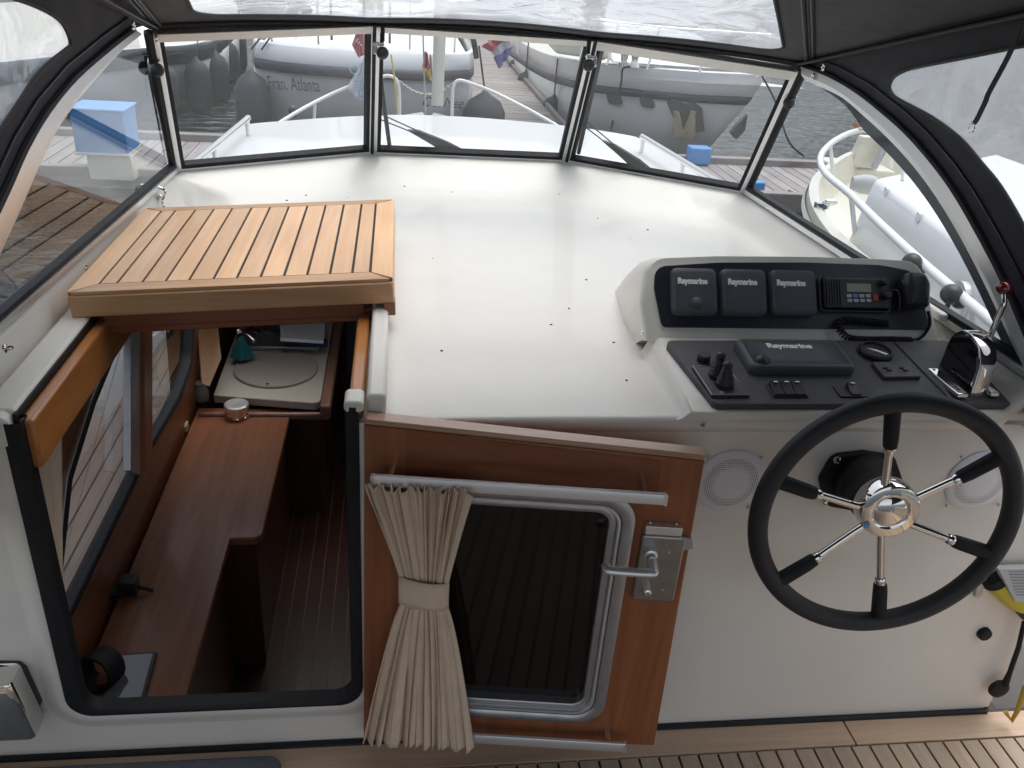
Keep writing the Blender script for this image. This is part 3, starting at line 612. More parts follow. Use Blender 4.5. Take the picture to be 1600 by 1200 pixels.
cloth('cloth', ((558, 44), (569, 44), (569, 86), (560, 90)), 6.7, FR, rf, wave=.01); cloth('cloth_tail', ((558, 46), (561, 46), (560, 90), (550, 70)), 6.7, FR, rf, wave=.01)
b = B()
for k in range(3): b.tube([atY(556 + 3 * k, 66 + 2 * k, 6.66), atY(560 + 3 * k, 60 + 5 * k, 6.66)], .004, 4)
b.build('lettering', FW, rf)
wf = empty('pennant', atY(560, 140, 6.6), 'white triangular pennant with pale blue lettering at the pulpit', 'flag')
cloth('cloth', ((568, 88), (572, 90), (572, 152), (560, 158)), 6.6, FW, wf, wave=.01); cloth('cloth_point', ((566, 95), (569, 95), (561, 158), (542, 138)), 6.6, FW, wf, wave=.01)
fp = Frame(atY(560, 130, 6.57), (.35, 0, -.9), (.8, 0, .35)); 
if fp.n.y > 0: fp = Frame(fp.o, fp.u, -fp.v)
text_obj('lettering', 'DUSEB', fp, .0, 0, .0, .085, mat('pale_blue_print', (.2, .45, .58), .6), wf, width=.24)
yl = empty('yellow_line', atY(625, 170, 6.7), 'thin yellow line hanging down by the gate of the pulpit', 'rope')
B().tube(smooth_path([atY(611, 85, 6.75), atY(616, 120, 6.75), atY(619, 150, 6.75), atY(622, 182, 6.75)], 5), .006, 6).build('strand', YELLOW, yl)
# ------------------------------------------------------------------ cockpit floor
FL = 0.0
b = B(); b.quad((-1.22, -1.2, FL - .012), (2.3, -1.2, FL - .012), (2.3, 1.41, FL - .012), (-1.22, 1.41, FL - .012)); fl = b.build('floor', CAULK); tag(fl, 'narrow teak planks with black caulking on the cockpit sole', 'floor', kind='structure')
b = B(); x = -1.05
while x < 1.60:
    b.box((x + .0225, .1, FL - .006), (.0415, 2.42, .012)); x += .0475
b.build('teak_plank', TEAKF, fl)
b = B(); b.box((.0, 1.352, FL - .005), (2.2, .074, .012)); b.box((1.36, 1.352, FL - .005), (.51, .074, .012)); b.box((1.72, .15, FL - .006), (.195, 2.5, .012)); b.box((1.92, .15, FL - .006), (.19, 2.5, .012)); each(b, 'margin_plank', TEAKFX, fl)
mt = empty('deck_mat', (-.5, 1.28, FL), 'dark grey mat with rounded corner before the companionway', 'mat')
B().prism(fz0, rpoly([(-1.2, .7), (-.24, .7), (-.24, 1.352), (-1.2, 1.352)], .035), .004, .022).build('mat_pad', mat('blue_grey_mat', (.075, .085, .10), .8, noise=.2, nscale=60, bump=.5), mt, bevel=.004)
# ------------------------------------------------------------------ cabin: bulkhead, roof
OX0, OX1, OZ0, YB = -.677, -.068, .135, 1.4
RX0, RX1, RY1 = -.66, -.068, 1.97       # hatch opening in the roof
ZR = .85
cabn = empty('cabin', (.28, 2.2, 0), 'white fibreglass cabin top and bulkhead with open companionway', 'boat cabin')
fb = Frame((0, YB, 0), (1, 0, 0), (0, 0, 1))     # n = (0,-1,0) towards the camera
def dome(x): return ZR + .003 - (.055 * ((x - .35) / 1.1) ** 2 if x < .35 else 0)
outer = [(-1.9, -.02), (1.5, -.02), (1.53, .3), (1.56, .84), (.62, .83), (.30, .838)] + [(OX1 + .0, .838), (OX1, OZ0 + .045)]
# bulkhead as one plate: the opening is a notch open at the top
notch = rpoly([(OX1, .95), (OX1, OZ0), (OX0, OZ0), (OX0, .95)], [0, .05, .05, 0], 8)
notch = [(x, min(z, .838)) for x, z in notch]
outer = [(-1.9, -.02), (1.5, -.02), (1.53, .3), (1.56, .838)] + notch + [(-1.9, .80)]
plate('bulkhead', fb, outer, [], -.012, 0, GELD, cabn, bevel=.003)
# moulded lip around the opening
def lip(x0, x1, z0, r, tr=.850): return rpoly([(x1, tr), (x1, z0), (x0, z0), (x0, .85)], [0, r, r, 0], 10)
o1, i1 = lip(OX0 - .05, OX1 + .05, OZ0 - .055, .09), lip(OX0 - .003, OX1 + .003, OZ0 - .003, .053)
b = B(); n = len(o1); L = [[fb(*p, .001) for p in o1], [fb(p[0] * .75 + q[0] * .25, p[1] * .75 + q[1] * .25, .004) for p, q in zip(o1, i1)], [fb(p[0] * .45 + q[0] * .55, p[1] * .45 + q[1] * .55, .013) for p, q in zip(o1, i1)], [fb(p[0] * .15 + q[0] * .85, p[1] * .15 + q[1] * .85, .016) for p, q in zip(o1, i1)], [fb(*p, .014) for p in i1], [fb(*p, -.013) for p in i1]]
b.loft(L, False, False); b.build('opening_lip', GELD, cabn, smooth=True, angle=50)
o2, i2 = lip(OX0 - .002, OX1 + .002, OZ0 - .002, .052, .885), lip(OX0 + .03, OX1 - .022, OZ0 + .014, .04, .885)
b = B(); L = [[fb(*p, .010) for p in o2], [fb(*p, .019) for p in o2], [fb(p[0] * .5 + q[0] * .5, p[1] * .5 + q[1] * .5, .022) for p, q in zip(o2, i2)], [fb(*p, .017) for p in i2], [fb(*p, -.014) for p in i2], [fb(*p, -.014) for p in o2]]
b.loft(L, False, False); b.build('rubber_seal', RUBBER, cabn, smooth=True, angle=50)
B().tube([fb(-1.9, -.0, .008), fb(1.49, -.0, .008), (1.56, YB + .08, .0)], .009, 8).build('floor_joint', RUBBER, cabn)
# windscreen foot line in plan
WL = [(-.775, 1.2), (-.765, 1.4), (-.705, 2.87), (-.09, 3.25), (.64, 3.25), (1.215, 2.87), (1.30, 1.4), (1.31, 1.2)]
def dist(x, y):
    d = 9
    for (ax, ay), (bx, by) in zip(WL, WL[1:]):
        vx, vy = bx - ax, by - ay; t = max(0, min(1, ((x - ax) * vx + (y - ay) * vy) / (vx * vx + vy * vy)))
        d = min(d, math.hypot(x - ax - t * vx, y - ay - t * vy))
    return d
WZ = .93
def roofz(x, y):
    d = dist(x, y); base = dome(x)
    wd = .085 + .15 * min(1, max(0, (y - 2.3) / .5)) if x < 1.0 else .085 + .15 * min(1, max(0, (y - 2.6) / .4))
    if x < -.55 and y < 2.8:      # channel between the coaming and the hatch runner
        wd = .034 + .05 * max(0, (y - 2.45) / .35); base -= .05 * max(0, min(1, (-.672 - x) / .02)) * max(0, min(1, (2.75 - y) / .25))
    k = max(0, 1 - d / wd); k = k * k * (3 - 2 * k)
    return base + (WZ - .004 - base) * k
def side_x(y, s): 
    return (-.765 + (y - 1.4) / 1.47 * .06) if s < 0 else (1.30 - (y - 1.4) / 1.47 * .085)
def front_y(x):
    if x < -.09: return 2.87 + (x + .705) / .615 * .38
    if x > .64: return 3.25 - (x - .64) / .575 * .38
    return 3.25
def tl(a, b_, n): return [a + (b_ - a) * k / n for k in range(n)]
us = tl(0, .12, 10) + tl(.12, 1, 0) 
b = B(); cols_ = []
def xcol(y):
    xl, xr = side_x(y, -1), side_x(y, 1)
    fine = [xl + (RX0 - xl) * (0, .08, .16, .24, .33, .42, .52, .68, .82, .92)[k] for k in range(10)]
    mid = [RX0 + (RX1 - RX0) * k / 24 for k in range(24)]
    e = xr - .12
    rest = [RX1 + (e - RX1) * k / 44 for k in range(44)] + [e + (xr - e) * k / 14 for k in range(15)]
    return fine + mid + rest
rows = [1.3979, 1.398, 1.399, 1.402, 1.406, 1.4105] + tl(1.42, RY1, 16) + tl(RY1, 2.87, 30)
ROOFV = []; nrow = None
for y in rows:
    X_ = xcol(y); row = []
    for x in X_:
        z = roofz(x, max(y, 1.4))
        if y < 1.41: z = z - (.0125 - math.sqrt(max(0, .0125 ** 2 - (1.4105 - y) ** 2))) - (.018 if y < 1.39795 else 0)
        row.append((x, y, z))
    ROOFV.append(row)
X0 = xcol(2.87)
for t in [k / 26 for k in range(0, 27)]:
    row = []
    for x in X0: yy = 2.87 + (front_y(x) - 2.87) * t; row.append((x, yy, roofz(x, yy) if t < 1 else WZ))
    ROOFV.append(row)
m_ = len(ROOFV[0]); fs = []
for j in range(len(ROOFV) - 1):
    for i in range(m_ - 1):
        cy = (ROOFV[j][i][1] + ROOFV[j + 1][i][1]) / 2; 
        if 10 <= i < 34 and cy < RY1: continue
        a = j * m_ + i; fs.append((a, a + 1, a + 1 + m_, a + m_))
b.add([v for r_ in ROOFV for v in r_], fs)
rf_ = b.build('roof', GEL, cabn, smooth=True, angle=75)
if sum(p.normal.z for p in rf_.data.polygons) < 0: rf_.data.flip_normals()
md = rf_.modifiers.new('solid', 'SOLIDIFY'); md.thickness = .022; md.offset = -1
# white hatch runners
for (xa, xb, z0_, lab) in ((-.722, -.662, .862, 'left'), (-.052, -.016, .895, 'right')):
    b = B(); y1_ = 2.6 if xa < -.5 else 2.6; b.box(((xa + xb) / 2, (1.405 + y1_) / 2, z0_ - .02), (xb - xa, y1_ - 1.405, .045)); b.build('hatch_runner', GEL, cabn, bevel=.008)
b = B(); b.box((-.662, 1.9, .838), (.006, 1.0, .04)); b.build('runner_shadow_gap', CAULK, cabn)
# varnished coamings inside the opening
b = B(); b.box((-.646, 1.72, .795), (.026, .64, .10)); b.build('coaming_board', COAM, cabn, bevel=.006)
b = B(); b.box((-.072, 1.72, .83), (.028, .62, .085)); b.build('coaming_board', COAM, cabn, bevel=.006)
B().prism(fb, rpoly([(-.092, .872), (-.056, .872), (-.056, .896), (-.092, .896)], .010), -.035, .02).build('corner_cap', GEL, cabn, bevel=.005)
B().prism(fb, rpoly([(-.745, .80), (-.665, .80), (-.665, .862), (-.745, .862)], [0, 0, .02, 0]), -.035, .02).build('corner_cap', GEL, cabn, bevel=.005)
# outboard face between left glass and side
b = B()
for s_ in (-1, 1):
    pts0 = [Vector((side_x(y, s_), y, WZ)) for y in ((0.6, 1.4, 2.0, 2.87) if s_ < 0 else (1.45, 2.0, 2.87))]; out = [[p + Vector((s_ * .0, 0, 0)) for p in pts0], [p + Vector((s_ * .035, 0, -.0)) for p in pts0], [p + Vector((s_ * .05, 0, -.04)) for p in pts0], [p + Vector((s_ * .10, 0, -1.2)) for p in pts0]]
    if s_ < 0: out = out[:3] + [[p + Vector((-.058, 0, -.26)) for p in pts0]]
    b.loft(out, False, False)
each(b, 'cabin_side', GEL, cabn, smooth=True, solid=.01)
for s_ in (-1, 1):
    xx = -1.26 if s_ < 0 else 2.06
    b = B(); b.box((xx, .12, .12), (.07, 2.62, .85)); b.build('cockpit_coaming', GELD, cabn, bevel=.02)
# ------------------------------------------------------------------ screws, studs, specks
def stud(p, nrm, r, label, grp='small steel canvas studs', m=STEEL):
    n_ = Vector(nrm).normalized(); a_ = Vector((0, 0, 1)).cross(n_) if abs(n_.z) < .9 else Vector((1, 0, 0)); fr = Frame(p, a_, n_.cross(a_)); 
    if fr.n.dot(n_) < 0: fr = Frame(p, a_, -(n_.cross(a_)))
    b = B(); b.lathe(fr, [(r, 0), (r, .25 * r), (r * .55, .4 * r), (r * .45, .9 * r), (r * .6, 1.2 * r), (r * .35, 1.6 * r)], 12); o = b.build('canvas_stud', m, smooth=True); tag(o, label, 'stud', grp); return o
for k, (x, y) in enumerate(((8, 545), (135, 420), (174, 381))):
    p = atX(x, y, side_x(1.9, -1) + .014); stud(p, (1, 0, .25), .009, ('steel stud on the left coaming nearest to us', 'steel stud on the left coaming beside the rear corner of the wooden hatch', 'steel stud on the left coaming halfway along the wooden hatch')[k])
for k, (x, y) in enumerate(((1180, 330), (1186, 333), (1192, 337), (1170, 347), (1187, 356), (1197, 346), (1212, 380))):
    p = atX(x, y, 1.205); z = min(p.z, .92); stud(p, (-1, -.1, .4), .0045, 'tiny steel stud in the cluster at the right foot of the windscreen', 'cluster of tiny studs at the right windscreen corner')
b = B(); 
rnd = random.Random(4)
SP = [(874, 303), (975, 307), (1012, 359), (985, 373), (916, 437), (889, 482), (959, 535), (979, 594), (1000, 320), (448, 313), (478, 305), (618, 287), (622, 290), (632, 291), (661, 287), (543, 308), (890, 293), (934, 341), (676, 404), (690, 548), (861, 507), (706, 300)]
for x, y in SP:
    p = atZ(x, y, .855); p = atZ(x, y, roofz(p.x, p.y)); p = atZ(x, y, roofz(p.x, p.y) + .0008)
    b.ball(p, rnd.choice((.0016, .0022, .0028, .0036)), 6, (rnd.uniform(.8, 1.6), rnd.uniform(.6, 1.3), .5))
tag(b.build('dirt_specks', mat('dark_speck', (.06, .05, .045), .9)), 'scattered dark specks of dirt on the white cabin top', 'dirt', kind='stuff')
for k, (x, y, z_) in enumerate(((1012, 419, .94), (968, 452, .858), (1005, 522, .897))):
    p = atZ(x, y, z_); stud(p, (-.5, -.2, 1), .0055, ('small screw at the upper left shoulder of the instrument pod', 'small screw at the outer foot of the instrument pod', 'small screw beside the lower left corner of the instrument pod')[k], 'screws around the instrument pod')
# ------------------------------------------------------------------ windscreen
ws = empty('windscreen', (.28, 3.1, WZ), 'three paned windscreen in aluminium and black frames', 'windscreen')
TL, T1, T2, TR = Vector((-.664, 2.6, 1.372)), Vector((-.070, 2.9, 1.402)), Vector((.629, 2.9, 1.399)), Vector((1.20, 2.6, 1.374))
BL, B1, B2, BR = Vector((-.705, 2.87, WZ)), Vector((-.09, 3.25, WZ)), Vector((.64, 3.25, WZ)), Vector((1.215, 2.87, WZ))
def lerpq(q, u, v): return (q[0] * (1 - u) + q[1] * u) * (1 - v) + (q[3] * (1 - u) + q[2] * u) * v
def insetq(q, d, top=None, bot=None):
    """quad a,b,c,d = bottom-left, bottom-right, top-right, top-left; inset by metres"""
    w_ = (q[1] - q[0]).length; h_ = (q[3] - q[0]).length; t = top if top is not None else d
    b0_ = bot if bot is not None else d
    return [lerpq(q, d / w_, b0_ / h_), lerpq(q, 1 - d / w_, b0_ / h_), lerpq(q, 1 - d / w_, 1 - t / h_), lerpq(q, d / w_, 1 - t / h_)]
def framering(o, i, th):
    n_ = (o[1] - o[0]).cross(o[3] - o[0]).normalized() * th / 2
    b = B(); b.loft([[p - n_ for p in o], [p + n_ for p in o], [p + n_ for p in i], [p - n_ for p in i], [p - n_ for p in o]], True, False); return b
for k, q in enumerate(((BL, B1, T1, TL), (B1, B2, T2, T1), (B2, BR, TR, T2))):
    TB = (.024, .021, .034)[k]
    q = [Vector(v) for v in q]; up = Vector((0, -.08, .1)).normalized() * .006; q[0] = q[0] + up; q[1] = q[1] + up
    u_ = (q[1] - q[0]).normalized() * .004; q = [q[0] + u_, q[1] - u_, q[2] - u_, q[3] + u_]
    i1_ = insetq(q, .014, TB, .007); i2_ = insetq(q, .027, TB + .003, .022)
    fr_ = framering(q, i1_, .03).build('frame', ALU, ws, bevel=.002)
    b = framering([p for p in i1_], i2_, .022); b.build('rubber_seal', RUBBER, fr_)
    tb = [i1_[3], i1_[2], q[2], q[3]]; n_ = (q[1] - q[0]).cross(q[3] - q[0]).normalized() * .017
    B().loft([[p - n_ for p in tb], [p + n_ for p in tb]]).build('top_rail', CAPS, fr_)
    g_ = insetq(q, .024, TB + .001, .02); b = B(); b.quad(*g_); b.build('pane', GLASS, ws)
b = B()
for p0, p1 in ((B1, T1), (B2, T2)): 
    dn = Vector((0, -.02, 0)); b.tube([p0 + dn, p1 + dn], .0065, 8)
    b.build('centre_post', RUBBER, ws); b = B()
for p0, p1 in ((BL, TL), (BR, TR)):
    b = B(); b.tube([p0, p1], .016, 8); b.build('corner_post', ALU, ws, smooth=True)
# side glass
RGLASS = glass('right_side_glass', (.84, .87, .88), .3)
def sideframe(s_):
    a_, b_, c_ = ((Vector((-.765, 1.4, WZ)), BL, TL) if s_ < 0 else (Vector((1.30, 1.4, WZ)), BR, TR))
    return Frame(a_, b_ - a_, c_ - a_)
SF = {-1: sideframe(-1), 1: sideframe(1)}
def spx(s_, pts): return [SF[s_].px(*p) for p in pts]
arcs = {-1: ([(215, 55), (182, 82), (130, 140), (92, 190), (62, 245), (38, 300), (18, 345), (-5, 395), (-30, 450), (-55, 520), (-80, 600)], [(205, 46), (168, 74), (112, 122), (68, 175), (34, 232), (8, 290), (-18, 345), (-40, 395), (-65, 455), (-90, 530), (-110, 610)]),
        1: ([(1262, 126), (1315, 150), (1352, 180), (1392, 217), (1428, 256), (1460, 298), (1490, 345), (1518, 395), (1548, 455), (1578, 520), (1610, 590), (1650, 680)], [(1258, 104), (1300, 120), (1345, 146), (1400, 190), (1435, 224), (1472, 268), (1503, 313), (1540, 378), (1572, 440), (1604, 515), (1640, 600), (1680, 690)])}
for s_ in (-1, 1):
    f_ = SF[s_]; sg = -1 if (f_.n.x * s_) > 0 else 1     # sg * n points to the cockpit
    inn, out_ = arcs[s_]; inn = smooth_path([Vector((*q, 0)) for q in spx(s_, inn)], 5); out_ = smooth_path([Vector((*q, 0)) for q in spx(s_, out_)], 5)
    sw = empty('side_window', f_.o, ('curved aluminium framed side glass on the left with hatch reflected in it', 'curved aluminium framed side glass on the right behind the throttle')[s_ > 0], 'side window', 'curved side windows of the cockpit')
    b = B(); a1 = .014 * sg
    b.loft([[f_(p.x, p.y, 0) for p in out_], [f_(p.x, p.y, a1) for p in out_], [f_(p.x * .45 + q.x * .55, p.y * .45 + q.y * .55, a1 * 1.25) for p, q in zip(out_, inn)], [f_(q.x, q.y, a1 * .5) for q in inn], [f_(q.x, q.y, -a1) for q in inn]], False, False)
    b.build('arched_frame', ALU, sw, smooth=True, angle=25)
    base = [(p.x, p.y) for p in inn if p.y > .012]
    Ufront = (f_.o - (BL if s_ < 0 else BR)).length
    gl = [(Ufront - .02, .012)] + base + [(-.1 if s_ < 0 else base[-1][0], .012)]
    if s_ < 0: gl = [(Ufront - .02, .012)] + base; gl.append((gl[-1][0] - .02, .012))
    b = B(); b.add([f_(*p) for p in gl], [tuple(range(len(gl)))]); b.build('pane', SGLASS if s_ < 0 else RGLASS, sw)
    B().box((Ufront / 2 - .45, .008, .0), (Ufront + .9, .016, .03), f_).build('lower_frame', ALU, sw)
    B().box((Ufront / 2 - .45, .023, .0), (Ufront + .9, .012, .02), f_).build('lower_seal', RUBBER, sw)
    # front upright seal
    e0, e1 = f_.o + (BL if s_ < 0 else BR) * 0, None
    A0 = (BL if s_ < 0 else BR); A1 = (TL if s_ < 0 else TR); d_ = -f_.u * .02
    B().tube([A0 + d_ + Vector((0, 0, .01)), A1 + d_], .013, 6).build('upright_seal', RUBBER, sw)
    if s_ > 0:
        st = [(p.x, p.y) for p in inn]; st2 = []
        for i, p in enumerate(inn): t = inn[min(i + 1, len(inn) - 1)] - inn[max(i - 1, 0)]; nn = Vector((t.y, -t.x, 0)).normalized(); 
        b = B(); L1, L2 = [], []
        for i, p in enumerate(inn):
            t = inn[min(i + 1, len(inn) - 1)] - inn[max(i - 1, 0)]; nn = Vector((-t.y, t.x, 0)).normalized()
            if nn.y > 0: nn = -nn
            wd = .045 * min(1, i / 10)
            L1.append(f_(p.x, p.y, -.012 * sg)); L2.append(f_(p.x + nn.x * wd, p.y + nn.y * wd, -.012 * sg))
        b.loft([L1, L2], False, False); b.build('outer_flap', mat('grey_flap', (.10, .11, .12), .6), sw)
# ------------------------------------------------------------------ canopy
can = empty('canopy', (.28, 1.2, 1.4), 'charcoal canvas cockpit canopy with clear vinyl windows and zips', 'canopy')
SLOPE = .24
def canz(x, y): return 1.392 + .095 * (1 - ((x - .28) / .94) ** 2) + SLOPE * (2.6 - y)
def canfront(x):
    if x < -.07: return 2.6 + (x + .664) / .594 * .3
    if x > .629: return 2.9 - (x - .629) / .571 * .3
    return 2.9
def canhit(px_, py_):
    r = ray(px_, py_); lo, hi = .3, 4.5
    for _ in range(40):
        m = (lo + hi) / 2; p = EYE + r * m
        if p.z < canz(p.x, p.y): lo, hi = lo, hi
        if canz(p.x, p.y) - p.z > 0: lo = m
        else: hi = m
    return EYE + r * lo
yv = []
cL, cR = SF[-1], SF[1]
def canside(y, s_):
    f_ = SF[s_]; 
    for k in range(1): pass
    x = -.66 if s_ < 0 else 1.2
    for _ in range(4):
        z = canz(x, y); # plane solve for x
        x = f_.o.x - (f_.n.y * (y - f_.o.y) + f_.n.z * (z - f_.o.z)) / f_.n.x
    return x
WINY = 2.70
def zipx(y, s_): return (-.645 + (2.6 - y) * .11) if s_ < 0 else (1.20 - (2.6 - y) * .42) if y > 1.7 else .822 - (1.7 - y) * .1
rowsY = [2.9, 2.88, 2.85, 2.82, 2.79, 2.76, 2.73, 2.70, 2.675, 2.65, 2.62, 2.6, 2.55, 2.5, 2.4, 2.3, 2.15, 2.0, 1.8, 1.6, 1.4, 1.2, .9, .6, .3, 0, -.4]
def rowpts(v):
    """v = distance behind the front edge; columns: side, zip, window L .. window R, zip, side"""
    def Y(x): return min(canfront(x), 2.9) - v
    def P_(x): return Vector((x, Y(x), canz(x, Y(x))))
    xl, xr = canside(Y(-.66), -1), canside(Y(1.2), 1)
    zl, zr = zipx(Y(-.6), -1), zipx(Y(1.1), 1)
    c = .0
    if v < WV + .09: k = max(0, 1 - (v - WV) / .09); c = .075 * (1 - math.sqrt(max(0, 1 - k * k)))
    wl, wr = zl + .10 + c + (.02 * v), zr - .065 - c
    X = [xl + (zl - xl) * i / 4 for i in range(4)] + [zl + (wl - zl) * i / 3 for i in range(3)] + [wl + (wr - wl) * i / 24 for i in range(24)] + [wr + (zr - wr) * i / 3 for i in range(3)] + [zr + (xr - zr) * i / 5 for i in range(6)]
    return [P_(x) for x in X]
WV = .095
vs_ = [0, .01, .03, .06, WV, WV + .003, WV + .01, WV + .02, WV + .035, WV + .055, WV + .09, .26, .35, .45, .6, .8, 1.0, 1.25, 1.5, 1.8, 2.1, 2.5, 3.0, 3.6]
G = [rowpts(v) for v in vs_]; m_ = len(G[0]); fc, fv = [], []
for j in range(len(vs_) - 1):
    for i in range(m_ - 1):
        a = j * m_ + i; f = (a, a + 1, a + 1 + m_, a + m_)
        (fv if (7 <= i < 31 and vs_[j] >= WV - 1e-6 and vs_[j] < 1.2) else fc).append(f)
V_ = [v for r_ in G for v in r_]
b = B(); b.add(V_, fc); b.build('roof_panel', CANVASL, can, smooth=True, solid=.003)
b = B(); b.add(V_, fv); b.build('vinyl_window', VINYL, can, smooth=True)
# hem along the windscreen top, window binding, zips
hem = [p + Vector((0, .004, -.006)) for p in G[0]]; B().tube(hem, .011, 8).build('front_hem', ZIP, can, smooth=True)
dn = Vector((0, 0, -.004))
j0 = vs_.index(WV); je = vs_.index(1.0)
bl = [G[j][7] + dn for j in range(je, j0 - 1, -1)] + [G[j0][i] + dn for i in range(8, 31)] + [G[j][31] + dn for j in range(j0, je)]
B().tube(bl, .004, 6).build('window_binding', CANVAS, can, smooth=True)
for i in (4, 34):
    for off in (-.011, .011): 
        B().tube([G[j][i] + Vector((off, 0, -.005)) for j in range(len(vs_))], .006, 6).build('zip', ZIP, can, smooth=True)
    B().tube([G[j][i] + Vector((0, 0, -.004)) for j in range(len(vs_))], .003, 6).build('zip_teeth', PLAST, can, smooth=True)
for i in (0, m_ - 1):
    B().tube([G[j][i] + Vector((0, 0, -.006)) for j in range(len(vs_))], .010, 8).build('side_seam', ZIP, can, smooth=True)
    sgn = 1 if i == 0 else -1
    B().tube([G[j][i] + Vector((sgn * .022, 0, -.012)) for j in range(len(vs_))], .0045, 6).build('seam_piping', PLAST, can, smooth=True)
# canopy sides
wins = {-1: [(20, -3), (60, 12), (90, 30), (103, 48), (109, 68), (103, 76), (75, 98), (52, 122), (34, 150), (14, 180), (-10, 215), (-40, 262), (-75, 330), (-110, 430), (-140, 300), (-150, 100), (-100, -20), (-30, -15)],
        1: [(1391, 136), (1395, 124), (1405, 115), (1430, 106), (1520, 88), (1620, 68), (1760, 45), (1850, 140), (1850, 400), (1760, 520), (1668, 520), (1640, 455), (1620, 400), (1600, 352), (1565, 292), (1535, 255), (1500, 215), (1455, 182), (1410, 158), (1396, 148)]}
for s_ in (-1, 1):
    f_ = SF[s_]; out_ = spx(s_, arcs[s_][1]); mm = 0 if s_ < 0 else m_ - 1
    top = []
    for j in range(len(vs_)):
        p = G[j][mm] - f_.o; top.append((p.dot(f_.u), p.dot(f_.v)))
    out_ = [q for q in out_ if q[1] > 0]
    poly = top + [(top[-1][0], 0.02), (out_[-1][0] - .02, .02)] + out_[::-1]
    win = [(v.x, v.y) for v in smooth_path([Vector((*q, 0)) for q in spx(s_, wins[s_])], 4, True)]
    umin = top[-1][0] + .1
    win = [(max(q[0], umin), q[1]) for q in win]
    sg = -1 if (f_.n.x * s_) > 0 else 1
    plate('side_panel', f_, poly, [win], -.003 * sg, 0, CANVAS, can)
    b = B(); b.add([f_(*q, -.001 * sg) for q in win], [tuple(range(len(win)))]); b.build('vinyl_window', VINYL, can)
    B().tube([f_(*q, .002 * sg) for q in win], .0045, 6, closed=True).build('window_binding', CANVASL, can, smooth=True)
    hemp = [f_(*q, .004 * sg) for q in out_]; B().tube(hemp, .010, 8).build('side_hem', ZIP, can, smooth=True)
    B().tube([f_(q[0] - .035 * (-1 if s_ > 0 else -1) * -1, q[1] + .03, .003 * sg) for q in out_], .003, 6).build('stitched_piping', PLAST, can, smooth=True)
# strap with ring on the right
f_ = SF[1]; sg = -1 if f_.n.x > 0 else 1
sp_ = smooth_path([f_.P(*q, .02 * sg) for q in ((1592, 45), (1580, 78), (1565, 108), (1545, 145), (1540, 158), (1527, 185), (1521, 194))], 5)
b = B(); b.loft([[p + Vector((0, -.007, 0)) for p in sp_], [p + Vector((0, .007, 0)) for p in sp_]], False, False); b.build('strap', CANVAS, can, solid=.003)
b = B(); rc = f_.P(1519, 199, .02 * sg); b.tube([rc + f_.u * .009 * math.cos(a / 10 * 6.283) + f_.v * .011 * math.sin(a / 10 * 6.283) for a in range(10)], .0018, 6, closed=True); b.build('strap_ring', STEEL, can, smooth=True)
# shackles at the corners
for x, y in ((208, 40), (1287, 105), (245, 62), (1270, 120)):
    s_ = -1 if x < 600 else 1; c_ = SF[s_].P(x, y, .02 * (-1 if SF[s_].n.x * s_ > 0 else 1)); b = B()
    for a in range(5): b.ball(c_ + Vector((0, .007 * math.cos(a * 1.26), .007 * math.sin(a * 1.26))), .0045, 6)
    b.build('fastener', STEEL, can, smooth=True)
# ------------------------------------------------------------------ sliding hatch
HO = Vector((-.645, 1.83, .925)); hz = .072
HF = Frame((0, 0, .925 + .645 * hz), (1, 0, hz), (0, 1, 0))      # tilted with the camber of the roof
ht = empty('sliding_hatch', (-.3, 2.1, .92), 'slatted teak sliding hatch cover with black caulk seams, pushed forward', 'hatch')
cRL, cFL, cFR, cRR = [HF.px(*q) for q in ((97, 456), (234, 322), (615, 314), (614, 436))]
x0, x1 = (cRL[0] + cFL[0]) / 2, (cRR[0] + cFR[0]) / 2; y0, y1 = (cRL[1] + cRR[1]) / 2, (cFL[1] + cFR[1]) / 2
def H(u, v, c=0): return HF(u, v, c)
b = B(); b.box(((x0 + x1) / 2, (y0 + y1) / 2, -.012), (x1 - x0 - .006, y1 - y0 - .006, .018), HF); b.build('caulk_bed', CAULK, ht)
Bl, Br_, Bf, Bb = .07, .046, .036, .046
s_x = [HF.px(x, y)[0] for x, y in ((152, 446), (180, 445), (220, 443), (257, 441), (294, 439), (332, 438), (369, 436), (406, 435), (443, 433), (479, 432), (515, 430), (550, 429), (578, 428))]
b = B(); g = .0029
for a_, c_ in zip(s_x, s_x[1:]): b.box(((a_ + c_) / 2, (y0 + Bb + y1 - Bf) / 2, -.004), (c_ - a_ - 2 * g, y1 - Bf - y0 - Bb - .003, .008), HF)
b.build('deck_slat', TEAK, ht, bevel=.0007, seg=1)
xl_, xr_ = s_x[0], s_x[-1]; yb_, yf_ = y0 + Bb, y1 - Bf; e = .0008
b = B()
b.prism(HF, [(x0, y0 + .004), (xl_ - g, yb_), (xl_ - g, yf_), (x0, y1 - .004)], -.008, 0); b.prism(HF, [(x1, y0 + .004), (x1, y1 - .004), (xr_ + g, yf_), (xr_ + g, yb_)], -.008, 0)
each(b, 'side_margin', TEAK, ht, bevel=.0007, seg=1)
b = B(); b.prism(HF, [(x0 + .006, y0), (x1 - .006, y0), (xr_, yb_ - .001), (xl_, yb_ - .001)], -.008, 0); b.prism(HF, [(x0 + .006, y1), (xl_, yf_ + .001), (xr_, yf_ + .001), (x1 - .006, y1)], -.008, 0)
each(b, 'cross_margin', TEAKX, ht, bevel=.0007, seg=1)
b = B(); b.box(((x0 + x1) / 2, y0 + .008, -.0335), (x1 - x0, .024, .05), HF); b.build('rear_fascia', TEAKX, ht, bevel=.004)
